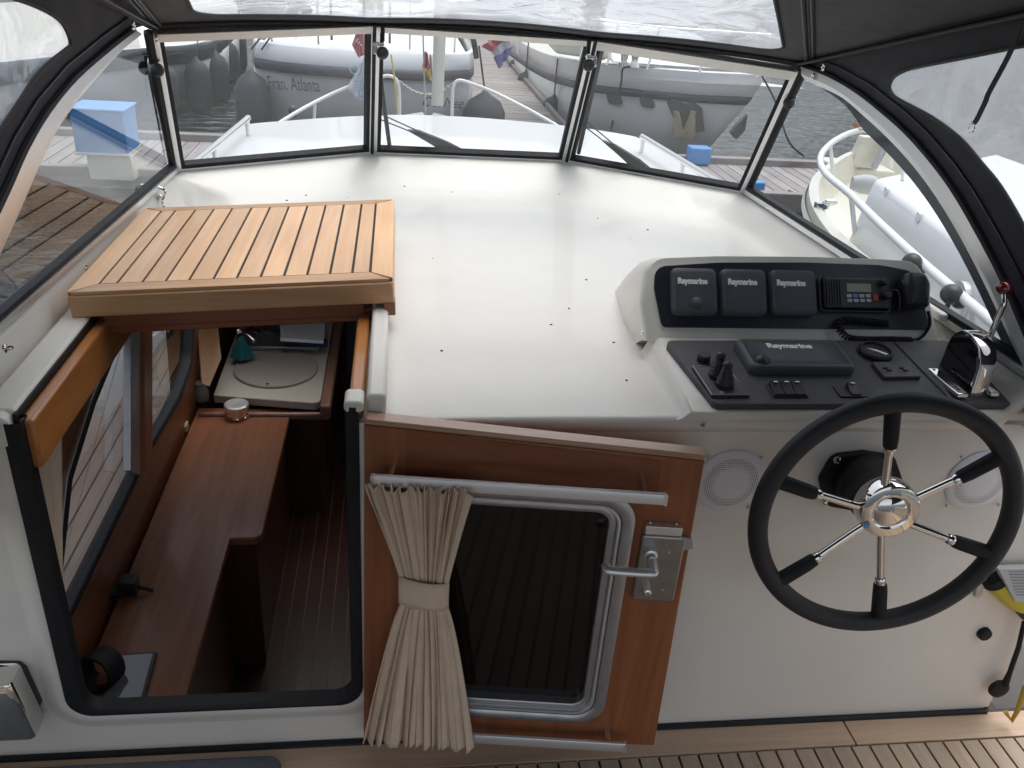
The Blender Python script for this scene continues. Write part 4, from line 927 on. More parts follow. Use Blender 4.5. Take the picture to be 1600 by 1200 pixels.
b = B(); b.box((x0 + .008, (y0 + y1) / 2 + .011, -.0345), (.018, y1 - y0 - .022, .05), HF); b.box((x1 - .008, (y0 + y1) / 2 + .011, -.0345), (.018, y1 - y0 - .022, .05), HF); each(b, 'side_fascia', TEAK, ht, bevel=.003)
b = B(); b.box((x1 - .012, y0 + .025, -.072), (.026, .06, .032), HF); b.build('runner_block', MAHOGX, ht, bevel=.002)
b = B(); b.box(((x0 + x1) / 2 - .01, y0 + .045, -.078), (x1 - x0 - .12, .03, .046), HF); b.box(((x0 + x1) / 2 - .0, y0 + .06, -.104), (x1 - x0 - .09, .03, .032), HF); b.build('lower_beam', MAHOGX, ht, bevel=.003)
# ------------------------------------------------------------------ saloon seen through the companionway
def struct(b, name, m, **k): return tag(b.build(name, m, **k), kind='structure')
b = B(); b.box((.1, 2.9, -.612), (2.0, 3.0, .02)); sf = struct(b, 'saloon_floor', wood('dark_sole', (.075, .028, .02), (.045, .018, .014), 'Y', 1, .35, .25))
b = B()
for k in range(22): b.box((-.43 + k * .052, 2.9, -.6005), (.0025, 2.9, .002))
b.build('floor_seam', SEAM, sf)
b = B(); b.lathe(Frame((-.3, 1.98, -.6), (1, 0, 0), (0, 1, 0)), [(.022, 0), (.022, .004), (.016, .004), (.016, .001)], 20); b.build('lifting_ring', DARK, sf)
fw = Frame((-.78, 0, 0), (0, 1, 0), (0, 0, 1))
wA = rpoly([fw.px(*q) for q in ((214, 470), (214, 739), (92, 990), (74, 980), (100, 745), (138, 625), (190, 500))], [.01, .02, .02, .02, .05, .1, .05], 5)
wB = rpoly([fw.px(*q) for q in ((227, 470), (227, 712), (275, 628), (296, 570), (300, 490), (300, 455))], [.01, .02, .06, .12, .05, .02], 5)
sal = empty('saloon_side', (-.8, 2.4, -.6), 'mahogany lined saloon side with two aluminium framed windows', 'cabin wall')
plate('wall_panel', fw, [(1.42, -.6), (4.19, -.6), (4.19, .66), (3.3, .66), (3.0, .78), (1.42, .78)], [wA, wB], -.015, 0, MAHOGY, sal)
for wv in (wA, wB):
    n_ = len(wv); cx = sum(p[0] for p in wv) / n_; cz = sum(p[1] for p in wv) / n_
    def offs(d):
        o = []
        for i in range(n_):
            p, q, r_ = Vector(wv[i - 1]), Vector(wv[i]), Vector(wv[(i + 1) % n_]); t = (r_ - p).normalized(); nn = Vector((-t.y, t.x))
            if nn.dot(Vector((cx, cz)) - q) < 0: nn = -nn
            o.append(tuple(q + nn * d))
        return o
    wf_ = B().ring(fw, wv, offs(.022), -.02, .014, .004).build('window_frame', RUBBER, sal)
    B().ring(fw, [(a, b_) for a, b_ in offs(-.005)], offs(.004), -.0, .010, .002).build('bright_trim', ALU, wf_)
    b = B(); ii = offs(.018); b.add([fw(*p, -.01) for p in ii], [tuple(range(n_))]); b.build('pane', glass('saloon_glass', (.62, .64, .66), 1.0), wf_)
b = B(); fw2 = Frame((-.765, 0, 0), (0, 1, 0), (0, 0, 1)); b.prism(fw2, [fw2.px(*q) for q in ((198, 480), (213, 480), (213, 742), (198, 736))], -.01, .012); b.build('window_post', ALUD, sal, bevel=.002)
b = B(); b.prism(fw2, [fw2.px(*q) for q in ((215, 480), (228, 480), (228, 712), (215, 735))], -.01, .02); b.build('wooden_post', MAHOG, sal, bevel=.002)
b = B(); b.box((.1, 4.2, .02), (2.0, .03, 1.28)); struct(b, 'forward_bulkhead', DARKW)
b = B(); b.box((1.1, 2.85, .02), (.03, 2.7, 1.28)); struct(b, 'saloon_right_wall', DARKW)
# ceiling beam frame
# interior curtain
def pleat(name, fr, left, right, rows_, nfold, amp, m, parent, c0=0.0, nu=120, sharp=.55, solid=.0015, wob=0.0, topz=0):
    """left/right: functions of t returning (u,v)"""
    b = B(); L = []; rn = random.Random(3); ph = [rn.uniform(-.5, .5) for _ in range(nfold + 2)]
    for j in range(rows_ + 1):
        t = j / rows_; l, r_ = left(t), right(t); row = []
        for i in range(nu + 1):
            u = i / nu; k = u * nfold; uu = u; kk = k + .55 * math.sin(u * 9 + 1) * (.5 + .5 * t) + .25 * math.sin(u * 23 + 3 * t); fold = 2 * abs(math.sin(kk * 3.1416)) ** .55 - 1
            fold *= .75 + .5 * ph[int(k)]
            A = amp(t, u)
            x = l[0] + (r_[0] - l[0]) * min(max(uu, 0), 1); y = l[1] + (r_[1] - l[1]) * u
            row.append(fr(x + wob * math.sin(k * 6.283 * 1.0 + 1.2) * .25, y + topz * .5 * math.sin(kk * 6.283) * (1 - t) ** 10 - topz * .35 * math.sin(kk * 6.283) * t ** 12, c0 + A * fold))
        L.append(row)
    b.loft(L, False, False); return b.build(name, m, parent, smooth=True, solid=solid, angle=180)
sc_ = empty('side_curtain', (-.73, 1.55, .2), 'beige curtain gathered at the aft end of the saloon window', 'curtain')
fc_ = Frame((-.735, 0, 0), (0, 1, 0), (0, 0, 1))
qa, qb, qc, qd = [fc_.px(*q) for q in ((25, 640), (88, 610), (93, 985), (78, 985))]
pleat('fabric', fc_, lambda t: (qa[0] + (qd[0] - qa[0]) * t, qa[1] + (qd[1] - qa[1]) * t), lambda t: (qb[0] + (qc[0] - qb[0]) * t, qb[1] + (qc[1] - qb[1]) * t), 20, 4, lambda t, u: .012, LINEN, sc_, nu=60)
# desk
DZ = -.05
dk = empty('desk', (-.6, 2.2, -.6), 'long mahogany sideboard stepping outwards, inside the saloon', 'sideboard')
dpoly = rpoly([(-.765, 1.44), (-.505, 1.44), (-.505, 2.225), (-.41, 2.225), (-.408, 3.06), (-.765, 3.06)], [0, 0, .01, .03, 0, 0])
B().prism(fz0, dpoly, DZ - .028, DZ).build('worktop', MAHOGY, dk, bevel=.004)
b = B(); b.box((-.65, 1.82, -.34), (.25, .76, .52)); b.box((-.60, 2.62, -.34), (.34, .76, .52)); b.build('cabinet', DARKW, dk, bevel=.003)
# galley
gl_ = empty('galley_counter', (-.5, 3.3, -.6), 'galley counter with speckled stone top and wooden edge', 'counter')
SZ = .0
f_s = Frame((0, 0, SZ), (1, 0, 0), (0, 1, 0))
cA = [f_s.px(*q) for q in ((333, 617), (500, 630), (513, 500), (395, 478))]
sp = rpoly([cA[0], cA[1], (cA[1][0] + .0, 3.95), (-.72, 3.95)], [.01, .03, 0, 0])
B().prism(f_s, sp, -.035, 0).build('stone_top', SINK, gl_, bevel=.004)
b = B(); b.box((cA[1][0] + .022, cA[1][1] + .50, SZ - .02), (.04, 1.06, .05)); b.box((-.5, cA[1][1] - .012, SZ - .05), (.50, .022, .03)); b.build('edge_trim', wood('edge_wood', (.30, .17, .12), (.2, .1, .07), 'Y', 1, .35, .3), gl_, bevel=.008)
b = B(); b.box((-.5, 3.62, -.33), (.42, 1.0, .56)); b.build('cabinet', DARKW, gl_)
ctr = f_s.px(432, 578); rad = (f_s.px(497, 575)[0] - f_s.px(366, 575)[0]) / 2
b = B(); b.lathe(f_s, [(rad, .0005), (rad, .010), (rad - .004, .013), (.01, .013)], 48, *ctr); rc_ = b.build('sink_cover', mat('round_board', (.36, .32, .29), .5, noise=.15, nscale=260), smooth=True, angle=30); tag(rc_, 'round speckled board lying over the galley sink', 'sink cover')
b = B()
for q in ((445, 550), (418, 600)): a_ = f_s.px(*q, .013); b.lathe(f_s, [(.007, .0135), (.007, .0145)], 14, *a_)
each(b, 'finger_hole', CAULK, rc_)
tp = empty('tap', f_s(*f_s.px(372, 560)), 'chrome tap draped with a teal cloth beside the sink', 'tap')
a_ = f_s(*f_s.px(376, 562)); b = B(); b.tube(smooth_path([a_, a_ + Vector((0, 0, .10)), a_ + Vector((.03, -.02, .13)), a_ + Vector((.07, -.05, .11))], 6), .011, 10); b.ball(a_ + Vector((0, 0, .13)), .016, 10); b.build('spout', STEEL, tp, smooth=True)
b = B(); tc_ = Frame(a_ + Vector((.015, -.03, .105)), (1, 0, 0), (0, -1, 0)); L = []
for j in range(9):
    t = j / 8; L.append([tc_(.018 * (1 - t) * 0 + (.012 + .035 * t) * math.cos(k / 24 * 6.283) * (1 + .22 * math.sin(k * 1.9)), (.012 + .03 * t) * math.sin(k / 24 * 6.283) * (1 + .22 * math.sin(k * 2.3)), -.01 + .085 * t) for k in range(24)])
b.loft(L, True, True); tag(b.build('cloth', TEAL, smooth=True), 'teal cleaning cloth bunched over the galley tap', 'cloth')
b = B(); fz1 = Frame((0, 0, DZ), (1, 0, 0), (0, 1, 0)); ti = empty('tin', fz1(*fz1.px(371, 648)), 'round shiny steel tin with domed lid on the sideboard', 'tin')
t0 = fz1.px(371, 650); b = B(); b.lathe(fz1, [(.044, 0), (.047, .004), (.047, .008), (.043, .008), (.043, .05), (.04, .05)], 32, *t0); b.build('tin_body', STEEL, ti, smooth=True, angle=30)
b = B(); b.lathe(fz1, [(.046, .04), (.046, .053), (.041, .057), (.0, .055)], 32, *t0); b.build('lid', ALU, ti, smooth=True, angle=30)
b = B(); j0_ = fz1.px(316, 624); jr = Frame((0, 0, DZ), (1, 0, 0), (0, 1, 0)); b.lathe(jr, [(.028, 0), (.03, .02), (.027, .045), (.02, .06), (.022, .075), (.0, .08)], 16, *j0_); tag(b.build('jar', mat('cloudy_glass', (.3, .3, .28), .1, coat=1), smooth=True), 'small cloudy glass jar between the side window and the sink', 'jar')
cbp = [atZ(*q, .05) for q in ((330, 505), (352, 500), (345, 590), (318, 598))]
b = B(); b.loft([[atY(308, 505, 3.3), atY(340, 500, 3.35), atY(346, 560, 3.1), atY(328, 605, 3.0), atY(315, 600, 3.0)], [v + Vector((-.01, .03, 0)) for v in [atY(308, 505, 3.3), atY(340, 500, 3.35), atY(346, 560, 3.1), atY(328, 605, 3.0), atY(315, 600, 3.0)]]]); tag(b.build('chopping_board', wood('board_wood', (.22, .12, .05), (.16, .08, .035), 'Z', .8, .5, .1), bevel=.003), 'brown wooden chopping board leaning between the window and the sink', 'chopping board')
hb = empty('hob', (-.45, 3.7, SZ), 'glass lidded hob with a pale sheet of reflection beyond the sink', 'hob')
h4 = [f_s.px(*q) for q in ((385, 545), (505, 548), (510, 500), (405, 495))]
B().prism(f_s, [(-.68, 3.48), (-.33, 3.48), (-.33, 4.0), (-.68, 4.0)], .001, .02).build('hob_top', ALUD, hb, bevel=.004)
b = B(); tq_ = [atY(438, 501, 3.62), atY(509, 506, 3.62), atY(505, 537, 3.42), atY(438, 533, 3.42)]; b.loft([tq_, [v + Vector((0, .01, .01)) for v in tq_]]); b.build('lid_reflection', mat('lid_reflection_paint', (.55, .57, .6), .3), hb)  # bright reflection in the hob lid, built as a pale slab
b = B(); b.box(f_s(*f_s.px(490, 545)) + Vector((0, 0, .03)), (.12, .03, .025)); tag(b.build('blue_box', mat('dark_blue_pack', (.02, .06, .16), .5), bevel=.003), 'small dark blue pack behind the round sink cover', 'pack')
b = B()
for k in range(3): b.tube(smooth_path([(-.66 + .05 * k, 3.6, SZ + .03), (-.65 + .05 * k, 3.66, SZ + .05), (-.62 + .05 * k, 3.6, SZ + .035)], 4), .004, 6)
b.build('pan_support', STEEL, hb)
b = B(); b.box((atY(556, 540, 4.0).x, 4.12, atY(556, 540, 4.0).z), (.11, .03, .42)); tag(b.build('pane_reflection', mat('grey_blue_panel', (.12, .12, .15), .3), bevel=.004), 'grey blue narrow panel standing in for pane reflections at the far end of the saloon', 'painted reflection')  # bluish window pane reflections, put in as a coloured panel
# things on the desk
b = B(); q = fw.px(291, 667, .002); b.prism(fw, rpoly([(q[0] - .022, q[1] - .014), (q[0] + .022, q[1] - .014), (q[0] + .022, q[1] + .014), (q[0] - .022, q[1] + .014)], .003), .0, .006); b.prism(fw, [(q[0] - .007, q[1] - .007), (q[0] + .007, q[1] - .007), (q[0] + .007, q[1] + .007), (q[0] - .007, q[1] + .007)], .006, .008); tag(b.build('socket', mat('cream_socket', (.5, .45, .3), .5)), 'small cream socket plate on the sideboard below the window', 'socket')
tb_ = empty('tablet', fz1(*fz1.px(200, 1060)), 'flat grey tablet in a black case on the near end of the sideboard', 'tablet')
tq = [fz1.px(*p, .012) for p in ((185, 1022), (245, 1018), (222, 1105), (150, 1108))]
B().prism(fz1, tq, .001, .012).build('case', PLAST, tb_, bevel=.002)
cq = [(sum(p[0] for p in tq) / 4, sum(p[1] for p in tq) / 4)] ; 
B().prism(fz1, [(cq[0][0] + (p[0] - cq[0][0]) * .84, cq[0][1] + (p[1] - cq[0][1]) * .92) for p in tq], .012, .0135).build('screen', mat('grey_screen', (.10, .11, .13), .15, coat=1), tb_)
b = B(); fr_ = Frame(fz1(*fz1.px(160, 1070)), (1, -.3, .2), (.2, .2, 1)); ccc = [(.05 * math.cos(k / 28 * 6.283), .05 * math.sin(k / 28 * 6.283) + .04) for k in range(28)]
b.ring(fr_, ccc, [(.04 * math.cos(k / 28 * 6.283), .04 * math.sin(k / 28 * 6.283) + .04) for k in range(28)], -.03, .03, .003); tag(b.build('strap_loop', RUBBER, smooth=True), 'black loop standing on the left end of the sideboard over the tablet', 'loop')
ph_ = empty('charger', fz1(*fz1.px(205, 920)), 'small black charger cradle with a short plug lead on the sideboard', 'charger')
q = fz1.px(208, 925); b = B(); b.box((q[0] - .01, q[1], .025), (.05, .045, .05), fz1); b.box((q[0] - .045, q[1] - .005, .01), (.05, .05, .02), fz1); b.build('cradle', PLAST, ph_, bevel=.004)
q2 = fz1.px(240, 927); B().tube([fz1(q[0] + .01, q[1], .02), fz1(q2[0], q2[1], .01)], .005, 8).build('lead', RUBBER, ph_)
# ------------------------------------------------------------------ companionway door, swung open against the bulkhead
DO = Vector((-.058, 1.372, 0)); DU = (Vector((.590, 1.285, 0)) - DO)
DF = Frame(DO, DU, (0, 0, 1))
dr = empty('companionway_door', DO, 'mahogany companionway door standing open with tinted window', 'door')
d4 = [DF.px(*q) for q in ((568, 1152), (1022, 1165), (1103, 712), (569, 655))]
def mean(a, b_): return (a + b_) / 2
du0, du1, dv0, dv1 = 0.0, mean(d4[1][0], d4[2][0]), .018, mean(d4[2][1], d4[3][1])
b = B(); b.box((mean(du0, du1), mean(dv0, dv1), -.016), (du1 - du0, dv1 - dv0, .032), DF)
wo = [DF.px(*q) for q in ((700, 1112), (952, 1112), (985, 790), (700, 765))]
wx1 = mean(wo[1][0], wo[2][0]); wy0, wy1 = wo[0][1], DF.px(850, 762)[1]; wx0 = .085
door_wo = rpoly([(wx0, wy0), (wx1, wy0), (wx1, wy1), (wx0, wy1)], .062, 10)
inset_ = lambda d, r: rpoly([(wx0 + d, wy0 + d), (wx1 - d, wy0 + d), (wx1 - d, wy1 - d), (wx0 + d, wy1 - d)], r, 10)
E_ = .012; Dc = [d4[0], d4[1], d4[2], d4[3]]
plate('leaf', DF, [Dc[0], Dc[1], (Dc[2][0], Dc[2][1] - E_), (Dc[3][0], Dc[3][1] - E_)], [inset_(.01, .055)], -.032, 0, MAHOG, dr, bevel=.003)
B().prism(DF, [(Dc[3][0], Dc[3][1] - E_ + .0003), (Dc[2][0] + .0005, Dc[2][1] - E_ + .0003), (Dc[2][0] + .0005, Dc[2][1]), Dc[3]], -.0335, .0006).build('top_edging', wood('door_top_edge_lit', (.52, .33, .23), (.40, .235, .15), 'X', .8, .3, .6), dr, bevel=.004)  # top edge of the door, light from above put into its paler colour
b = B(); b.prism(DF, [(du0 + .08, wy1 + .004), (du1 - .085, wy1 + .004), (du1 - .085, Dc[2][1] - .018), (du0 + .08, Dc[3][1] - .016)], .0, .0007); b.build('top_rail_veneer', MAHOGX, dr)
wfr = B(); wfr.ring(DF, door_wo, inset_(.024, .045), -.002, .014, .004); wfr = wfr.build('window_frame', ALUD, dr, smooth=True, angle=50)
b = B(); b.ring(DF, inset_(.025, .044), inset_(.033, .04), -.01, .010, .003); b.build('inner_bead', ALU, wfr, smooth=True, angle=50)
b = B(); b.ring(DF, inset_(.034, .039), inset_(.048, .028), -.03, .003, .002); b.build('inner_frame', ALUD, wfr, smooth=True, angle=50)
B().prism(DF, inset_(.046, .03), -.028, -.018).build('tinted_pane', TINT, wfr)
def rod(pa, pb, posts, nm):
    a_, c_ = DF.px(*pa, .04), DF.px(*pb, .04); vv = mean(a_[1], c_[1]); r_ = B()
    sec = [(.006, -.009), (.006, .004), (.0035, .011), (-.0035, .011), (-.006, .004), (-.006, -.009)]
    def E(u): return [DF(u, vv + s[1] * 1.15, .04 + s[0]) for s in sec]
    r_.loft([E(a_[0]), E(c_[0])]); o = r_.build('curtain_rail', ALU, dr, bevel=.0015); 
    for p in posts: q = DF.px(*p, .02); B().tube([DF(q[0], vv + .005, 0), DF(q[0], vv + .005, .035)], .007, 12).build('rail_bracket', STEEL, o, smooth=True)
    for u in (a_[0], c_[0]): B().box((u, vv, .04), (.006, .021, .015), DF).build('end_cap', ALU, o)
    return a_[0], c_[0], vv
ru0, ru1, rv = rod((582, 757), (1041, 773), ((612, 735), (1008, 755)), '')
rod((700, 1160), (978, 1158), ((952, 1135), (600, 1135)), '')
# lock case
lc = [DF.px(*q, .008) for q in ((988, 935), (1050, 940), (1074, 840), (1003, 832))]
l0, l1, m0, m1 = mean(lc[0][0], lc[3][0]), mean(lc[1][0], lc[2][0]), mean(lc[0][1], lc[1][1]), mean(lc[2][1], lc[3][1])
BR_ = mat('brushed_lock_steel', (.42, .41, .40), .36, 1, noise=.15, nscale=40)
lk_ = B().prism(DF, rpoly([(l0, m0), (l1, m0), (l1, m1), (l0, m1)], .007), 0, .012).build('lock_case', BR_, dr, bevel=.003)
B().prism(DF, rpoly([(l1 - .002, m1 - .035), (l1 + .018, m1 - .028), (l1 + .012, m1 - .006), (l1 - .002, m1 - .004)], .002), .0, .008).build('latch_tongue', ALUD, lk_)
b = B(); b.box((mean(l0, l1) - .004, m1 + .014, .008), (l1 - l0 - .014, .020, .016), DF); b.box((mean(l0, l1) - .004, m1 + .001, .010), (l1 - l0 - .012, .004, .02), DF); b.build('keep_plate', ALU, lk_, bevel=.0015)
h0 = DF.px(1018, 868, .02); h1 = DF.px(1027, 897, .055); h2 = DF.px(1020, 903, .06); h3 = DF.px(946, 899, .06)
b = B(); b.tube(smooth_path([DF(h0[0], h0[1] - .004, .01), DF(h0[0], h0[1] - .006, .03), DF(h0[0] + .001, h0[1] - .010, .05), DF(h0[0] - .006, h0[1] - .012, .058), DF(h3[0] + .012, h0[1] - .012, .058), DF(h3[0] + .002, h0[1] - .011, .054), DF(h3[0], h0[1] - .010, .046)], 6), .0075, 12, flat=1.3); b.lathe(Frame(DF(h0[0], h0[1] - .004, 0), DF.u, DF.v), [(.013, .011), (.013, .017), (.009, .019), (.008, .03)], 20); b.build('lever_handle', ALU, lk_, smooth=True)
k0 = DF.px(1011, 922, .02); kf = Frame(DF(*k0, 0), DF.u, DF.v); b = B(); b.lathe(kf, [(.008, .01), (.008, .03), (.005, .032), (.004, .03)], 18); b.box((0, -.014, .015), (.008, .016, .008), kf); b.build('key_cylinder', STEEL, lk_, smooth=True, angle=35)
b = B()
for (x, y) in ((1045, 863), (1035, 922), (1016, 817), (1057, 819)): q = DF.px(x, y, .013); b.lathe(Frame(DF(*q, .0), DF.u, DF.v), [(.003, .011), (.0025, .0135), (.001, .014)], 8)
each(b, 'lock_screw', STEEL, lk_)
# door curtain with tieback
cu = empty('door_curtain', DF(.09, .1, .05), 'beige pleated curtain tied at its waist on the open door', 'curtain')
CT = [DF.px(*q, .05) for q in ((569, 757), (738, 762), (625, 905), (699, 905), (625, 945), (699, 945), (566, 1155), (739, 1165))]
tw0 = (CT[2][1] - CT[0][1]) / (CT[6][1] - CT[0][1]); tw1 = (CT[4][1] - CT[0][1]) / (CT[6][1] - CT[0][1]); tot = CT[6][1] - CT[0][1]
def cside(k):
    P_ = [CT[0 + k], CT[2 + k], CT[4 + k], CT[6 + k]]
    def f(t):
        v = CT[0][1] + tot * t
        if t < tw0: s = t / tw0; s2 = s ** (1.0 if True else 1); x = P_[0][0] + (P_[1][0] - P_[0][0]) * (.86 * s2 + .14 * math.sin(s * math.pi / 2))
        elif t < tw1: x = P_[1][0] + (P_[2][0] - P_[1][0]) * (t - tw0) / (tw1 - tw0)
        else: s = (t - tw1) / (1 - tw1); x = P_[2][0] + (P_[3][0] - P_[2][0]) * (s ** .78)
        return (x, v + (.004 if k else 0) * (1 - t))
    return f
def camp(t, u):
    if t < tw0: s = t / tw0; return .015 * (1 - s) + .006 * s
    if t < tw1: return .005
    s = (t - tw1) / (1 - tw1); return .006 + .013 * s
pleat('fabric', DF, cside(0), cside(1), 60, 13, camp, LINEN, cu, c0=.052, nu=330, sharp=.75, wob=.012, topz=.014)
b = B(); wu0, wu1, wv0, wv1 = CT[4][0] - .002, CT[5][0] + .002, CT[5][1] - .001, CT[3][1] + .001
L = []
for j in range(5):
    t = j / 4; v = wv0 + (wv1 - wv0) * t; L.append([DF(wu0 + (wu1 - wu0) * i / 16, v + .004 * math.cos(i / 16 * 3.14), .052 + .016 * math.sin(max(.02, min(.98, i / 16)) * math.pi) ** .5) for i in range(17)])
b.loft(L, False, False); b.build('tieback', LINEN, cu, smooth=True, solid=.003)
# ------------------------------------------------------------------ helm console
PN = Frame((0, 1.415, .874), (1, 0, 0), (0, .235, .030))
PF = Frame((0, 1.668, .898), (1, 0, 0), (0, .11, .165))
hc = empty('helm_console', (.92, 1.6, .85), 'white moulded helm console with raised instrument pod', 'helm console')
po = rpoly([PF.px(*q) for q in ((1010, 532), (1002, 470), (1012, 403), (1120, 399), (1260, 400), (1380, 404), (1440, 408), (1452, 460), (1470, 534))], [.0, .1, .045, .3, .3, .2, .05, .1, .0], 7)
def lp(c, k=0, top=1.0): return [PF(p[0], p[1], c) for p in po]
cxp = sum(p[0] for p in po) / len(po)
def back(s):
    out = []
    for p in po:
        f = PF(p[0], p[1], 0); z = max(f.z, .86); g = Vector((f.x + (.548 - f.x) * max(0, min(1, (.70 - f.x) / .08)) + .025 * max(0, (z - .95) / .1) * (f.x < .7), 1.70 + (z - .87) * 2.1, .845)); out.append(f.lerp(g, s) + Vector((0, 0, .03 * math.sin(s * math.pi) * (z - .86) / .19)))
    return out
b = B(); ins = [((p[0] - cxp) * .985 + cxp, p[1] * .985 + .0008) for p in po]
b.loft([[PF(*p, .0) for p in ins], [PF(p[0], p[1], -.006) for p in po], back(.15), back(.4), back(.7), back(1.0)], True, True); b.build('instrument_pod', GEL, hc, smooth=True, angle=50)
# sloping base under the lower panel
def cloop(sv, xf, yf, c=None):
    # one level of the console base: sv 0 = on the cabin top, 1 = level of the panel
    out = []
    for x, y in ((xf, yf), (xf, 1.55), (xf, 1.70), (1.30, 1.70), (1.31, yf)):
        zt = .874 + (y - 1.415) * .1277 - .005; out.append(Vector((x, y, .849 + (zt - .849) * sv)))
    return out
b = B(); b.loft([cloop(0, .543, 1.3978), cloop(.06, .546, 1.3976), cloop(.2, .553, 1.3975), cloop(.55, .560, 1.3975), cloop(.8, .565, 1.3978), cloop(.95, .571, 1.3995), cloop(1, .579, 1.404)], True, True); b.build('console_base', GEL, hc, smooth=True, angle=60)
up = rpoly([PF.px(*q) for q in ((1033, 512), (1021, 450), (1023, 417), (1120, 411), (1260, 411), (1375, 415), (1425, 425), (1440, 470), (1452, 516))], [.014, .06, .035, .3, .3, .2, .03, .1, .01], 7)
B().prism(PF, up, .001, .006).build('upper_panel', NAVY, hc, bevel=.001)
lo = rpoly([PN.px(*q, .008) for q in ((1038, 532), (1480, 532), (1586, 632), (1117, 632))], .016, 6)
B().prism(PN, lo, -.006, .009).build('lower_panel', PANEL, hc, bevel=.002)
s0_, s1_ = PN.px(1398, 535, .01), PN.px(1492, 632, .01); b = B(); b.tube([PN(*s0_, .0092), PN(*s1_, .0092)], .0022, 6); b.build('panel_joint', CAULK, hc)
# three instrument covers
def instr(px4, tx, ty, label, dent=False):
    q = [PF.px(*p, .012) for p in px4]; x0_, x1_ = (q[0][0] + q[3][0]) / 2, (q[1][0] + q[2][0]) / 2; y0_, y1_ = (q[2][1] + q[3][1]) / 2, (q[0][1] + q[1][1]) / 2
    w2, h2 = (x1_ - x0_) / 2, (y1_ - y0_) / 2; cx_, cy_ = (x0_ + x1_) / 2, (y0_ + y1_) / 2
    rt = empty('instrument_cover', PF(cx_, cy_, .006), label, 'instrument cover', 'square rubber instrument covers'); b = B()
    def sq(k, r_): return rpoly([(cx_ - w2 * k, cy_ - h2 * k), (cx_ + w2 * k, cy_ - h2 * k), (cx_ + w2 * k * .985, cy_ + h2 * k), (cx_ - w2 * k * .985, cy_ + h2 * k)], r_, 8)
    b.loft([[PF(*p, c) for p in sq(k, r_)] for k, r_, c in ((1.02, .012, .006), (1.03, .013, .014), (1.0, .013, .022), (.96, .012, .0255), (.8, .011, .027), (.3, .004, .0275))]); b.build('cover_body', COVER, rt, smooth=True, angle=60)
    b = B()
    for k in range(11): yy = cy_ - h2 * .78 + k * h2 * .11; b.box((cx_, yy, .0274), (w2 * 1.75, .0011, .0006), PF)
    b.build('ribs', COVER, rt)
    t_ = PF.px(tx, ty, .027); text_obj('lettering', 'Raymarine', PF, t_[0], t_[1], .0280, .0175, INK, rt, bold=.0011, width=.068)
    if dent: d_ = PF.px(1089, 472, .027); b = B(); b.ball(PF(d_[0], d_[1] - .002, .020), .016, 14); b.build('button_bulge', COVER, rt, smooth=True)
    else: d_ = PF.px((px4[0][0] + px4[2][0]) / 2 - 6, px4[2][1] - 14, .027); b = B(); b.ball(PF(d_[0], d_[1], .016), .014, 12, (1.5, .6, 1)); b.build('finger_tab', COVER, rt, smooth=True)
instr(((1044, 421), (1112, 421), (1123, 492), (1053, 493)), 1082, 439.5, 'square grey instrument cover with a round bulge, leftmost of three', True)
instr(((1121, 422), (1189, 423), (1200, 493), (1130, 494)), 1160, 441, 'middle one of the three square grey instrument covers')
instr(((1198, 424), (1266, 424), (1278, 493), (1208, 494)), 1236, 442.5, 'square grey instrument cover next to the radio')
# plotter cover on the lower panel
pc = empty('plotter_cover', PN(.85, .17, 0), 'wide grey ribbed cover over the chart plotter on the flat panel', 'plotter cover')
tq = [PN.px(*p, .03) for p in ((1147, 529), (1303, 531), (1338, 571), (1180, 574))]
tqx0, tqx1, ty0, ty1 = (tq[0][0] + tq[3][0]) / 2, (tq[1][0] + tq[2][0]) / 2, (tq[2][1] + tq[3][1]) / 2, (tq[0][1] + tq[1][1]) / 2
def pcq(k, r_): cx_, cy_ = (tqx0 + tqx1) / 2, (ty0 + ty1) / 2; return rpoly([(cx_ + (x - cx_) * k, cy_ + (y - cy_) * k) for x, y in ((tqx0, ty0), (tqx1, ty0), (tqx1, ty1), (tqx0, ty1))], r_, 6)
b = B(); b.loft([[PN(*p, c) for p in pcq(k, r_)] for k, r_, c in ((1.03, .014, .009), (1.03, .014, .022), (1.0, .013, .029), (.95, .012, .031), (.4, .003, .032))]); b.build('cover_body', COVER, pc, smooth=True, angle=60)
b = B(); n_ = 0
yy = ty0 + .01
while yy < ty1 - .01: b.box(((tqx0 + tqx1) / 2, yy, .0314), ((tqx1 - tqx0) * .93, .0012, .0008), PN); yy += .0032
b.build('ribs', COVER, pc)
t_ = PN.px(1233, 541, .032); text_obj('lettering', 'Raymarine', PN, t_[0], t_[1], .0326, .024, INK, pc, bold=.0009, width=.10)
for q in ((1191, 560),): d_ = PN.px(*q, .035); B().ball(PN(d_[0], d_[1], .022), .02, 14, (1, 1.0, 1)).build('finger_tab', PLAST, pc, smooth=True)
